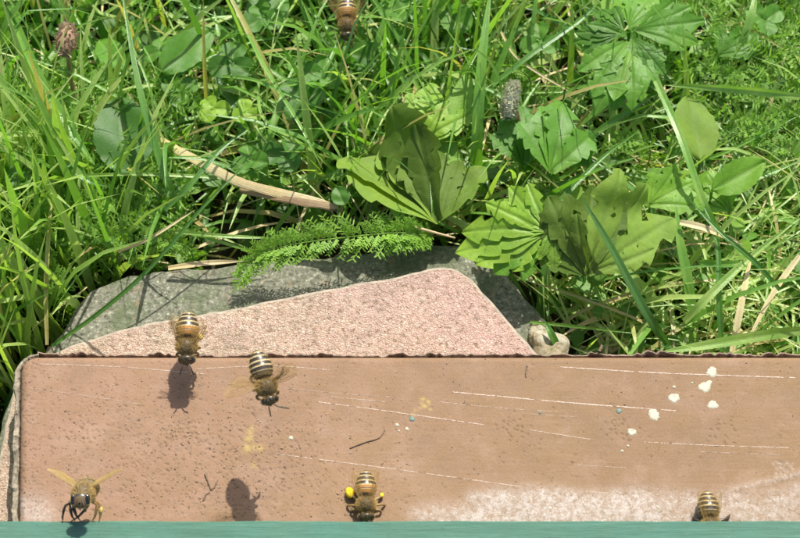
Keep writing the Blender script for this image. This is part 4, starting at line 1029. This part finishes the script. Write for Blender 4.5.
        p = Vector((x, ry*math.sin(a), zc+rz*math.cos(a))); nrm = Vector((-.15, math.sin(a), math.cos(a)))
        d = (nrm+Vector((rg.uniform(-1.0, .3), rg.uniform(-.4, .4), rg.uniform(-.4, .4)))).normalized()
        L = rg.uniform(.035, .08) if (k < 1800 or k > 2700) else rg.uniform(.03, .055); s = d.cross(Vector((rg.uniform(-1, 1), rg.uniform(-1, 1), rg.uniform(-1, 1)))).normalized()*.0045
        h.add([tuple(p-s), tuple(p+s), tuple(p+d*L)], [(0, 1, 2)], 1 if (k < 1500 and abs(a-math.pi) > 2.45) else 0)
    tag(link('fur', h.mesh('fur'), [M['fur'], M['fur_dark']], root, smooth=False), kind='stuff')
    # wings: side, azimuth from backward (deg), raise (deg), length, kind
    for sg, az_, ra, L, wd in wings:
        o = Vector((.10 if wd > .25 else .03, sg*.14, .13)); az_, ra = R(az_), R(ra)
        d = Vector((-math.cos(az_)*math.cos(ra), sg*math.sin(az_)*math.cos(ra), math.sin(ra))); ch = Vector((-math.sin(az_), -sg*math.cos(az_), 0)).normalized()
        ch = (ch-d*ch.dot(d)).normalized(); nn = d.cross(ch)
        rows = []
        for t in np.linspace(0, 1, 14):
            lead = .05*math.sin(t*math.pi)+.012; trail = -wd*(math.sin(math.pi*min(1, t**1.35*.93+.03))**.75)
            rows.append([tuple(o+d*L*t-ch*(lead+(trail-lead)*q)*1.0+nn*(.02*math.sin(q*9)+.03*t*t)) for q in np.linspace(0, 1, 8)])
        w_ = MB(); w_.grid(rows); wo_ = link('wing', w_.mesh('wing'), M[wm], root)
        v_ = MB()
        for q, te in ((0, .97), (1, .95), (2, .9), (3, .8), (5, .65), (7, .99)):
            k = int(13*te); v_.grid(tube_rings([rows[i][q] for i in range(k+1)], .0055 if q < 2 else .003, 4), closed=True)
        for i in (5, 8, 10):
            v_.grid(tube_rings([rows[i][q] for q in range(6)], .0028, 4), closed=True)
        link('vein', v_.mesh('vein'), M['bee_leg'], wo_)
    for k, mt, sz in pollen:
        kn, an, rt = anks[k]; c = kn.lerp(an, .5)+Vector((0, math.copysign(.02, rt[1]), 0)); ax = (an-kn).normalized(); a_ = ax.orthogonal().normalized(); b_ = ax.cross(a_)
        P = [[tuple(c+ax*math.cos(t)*sz*1.6+(a_*math.cos(q)+b_*math.sin(q))*math.sin(t)*sz*(1+.10*math.sin(5*q+7*t)+rg.uniform(-.07, .07))) for q in np.linspace(0, 6.283, 12, endpoint=False)] for t in np.linspace(0, math.pi, 10)]
        p_ = MB(); p_.grid(P, closed=True); link('pollen_load', p_.mesh('pollen_load'), M[mt], root)
    return root
def F4(x, y, z): return (x, y, z, 0)
FLY = [((.2, .12, -.13), F4(.30, .13, -.30), False), ((.2, -.12, -.13), F4(.30, -.13, -.30), False), ((.1, .13, -.14), F4(.03, .17, -.33), False), ((.1, -.13, -.14), F4(.03, -.17, -.33), False), ((.01, .12, -.13), F4(-.36, .17, -.30), False), ((.01, -.12, -.13), F4(-.36, -.17, -.30), False)]
def project_h(px, py, spx, spy):
    """height so that the shadow of a body seen at (px, py) falls on the tile at (spx, spy)"""
    best = None
    for h in np.arange(.1, 8, .02):
        p = at(px, py, h); s = p-SUNV*(p.z/SUNV.z)
        d = s-CAM; y_ = 269-FPX*d.dot(CU)/d.dot(VD)
        e_ = abs(y_-spy)
        if best is None or e_ < best[0]: best = (e_, h)
    return best[1]
h1 = project_h(187, 340, 180, 388); h2 = project_h(264, 380, 238, 505)
print('heights', h1, h2)
bee(at(187, 342, h1), (.03, -1, -.12), (0, .1, 1), 'striped bee hovering head down over the back edge of the tile, shadow below it', FLY, [(1, 52, 40, .66, .28), (1, 70, 28, .50, .20), (-1, 22, 52, .80, .26), (-1, 22, 44, .6, .2)], [(4, 'pollen_dull', .07)], 1.10, 1)
legs2 = list(FLY); legs2[4] = ((.01, .12, -.13), F4(-.22, .46, .02), True)
bee(at(265, 382, h2), (.30, -1, -.2), (.05, .1, 1), 'banded bee flying diagonally over the tile with one dark hind leg stuck out', legs2, [(-1, 102, 22, .92, .30), (-1, 88, 18, .66, .22), (1, 108, 55, .92, .30), (1, 92, 52, .66, .22)], (), 1.06, 2,
    ant=[((.60, .12, 0), (.72, .36, .02)), ((.62, -.06, -.05), (.76, -.06, -.12))], orange=False)
# frontal bee standing on the green board
c3 = at(84, 494, ZB+.42) + Vector((0, .04, 0))
def bt(px, dy=-.03): v = at(px, 521, ZB); return (v.x, yb+dy, ZB+.005)
legs3 = [((.2, .12, -.13), bt(71), True), ((.2, -.12, -.13), bt(63), True), ((.1, .13, -.14), bt(92), False), ((.1, -.13, -.14), bt(75, -.01), True), ((.01, .12, -.13), bt(99), False), ((.01, -.12, -.13), bt(80, 0), True)]
bee(c3, (.02, -.62, .76), (.0, .76, .66), 'fuzzy bee facing the camera with raised wings standing on the green board', legs3, [(1, 80, 26, .74, .28), (1, 66, 20, .52, .20), (-1, 74, 30, .74, .28), (-1, 62, 24, .52, .20)], [(4, 'pollen_dull', .05)], 1.12, 3, orange=False, wm='wing_amber',
    ant=[((.55, .10, -.14), (.53, .13, -.26)), ((.55, -.10, -.14), (.50, -.22, -.22))])
# pollen bee
zt = .30
c4 = at(366, 500, zt)
def ft(px, py): v = at(px, py, .01); return tuple(v)
legs4 = [((.2, .12, -.13), ft(380, 514), False), ((.2, -.12, -.13), ft(352, 512), False), ((.1, .13, -.14), ft(385, 505), False), ((.1, -.13, -.14), ft(347, 506), False), ((.01, .12, -.13), ft(381, 491), False), ((.01, -.12, -.13), ft(350, 486), False)]
bee(c4, (.03, -1, -.05), (0, 0, 1), 'orange striped bee with bright yellow pollen loads beside the green board', legs4, [(1, 14, 10, .74, .24), (-1, 14, 10, .74, .24)], [(5, 'pollen', .11), (4, 'pollen', .05)], 1.0, 4)
c5 = at(710, 521, .28)
legs5 = [((.2, .12, -.13), ft(722, 528), True), ((.2, -.12, -.13), ft(700, 528), True), ((.1, .13, -.14), ft(727, 522), True), ((.1, -.13, -.14), ft(695, 522), True), ((.01, .12, -.13), ft(730, 514), True), ((.01, -.12, -.13), ft(694, 516), True)]
bee(c5, (.0, -1, -.05), (0, 0, 1), 'dark banded bee at right, only its abdomen showing above the green board', legs5, [(1, 10, 12, .72, .22), (-1, 10, 12, .72, .22)], (), 1.0, 5, orange=False)
bee(at(347, 21, -.8), (.02, -.95, -.25), (0, .25, 1), 'amber bee flying low over the grass at the top edge', FLY, [(1, 30, 35, .92, .30), (1, 40, 25, .66, .22), (-1, 30, 35, .92, .30), (-1, 40, 25, .66, .22)], [(4, 'pollen_dull', .06), (5, 'pollen_dull', .06)], 1.12, 6)
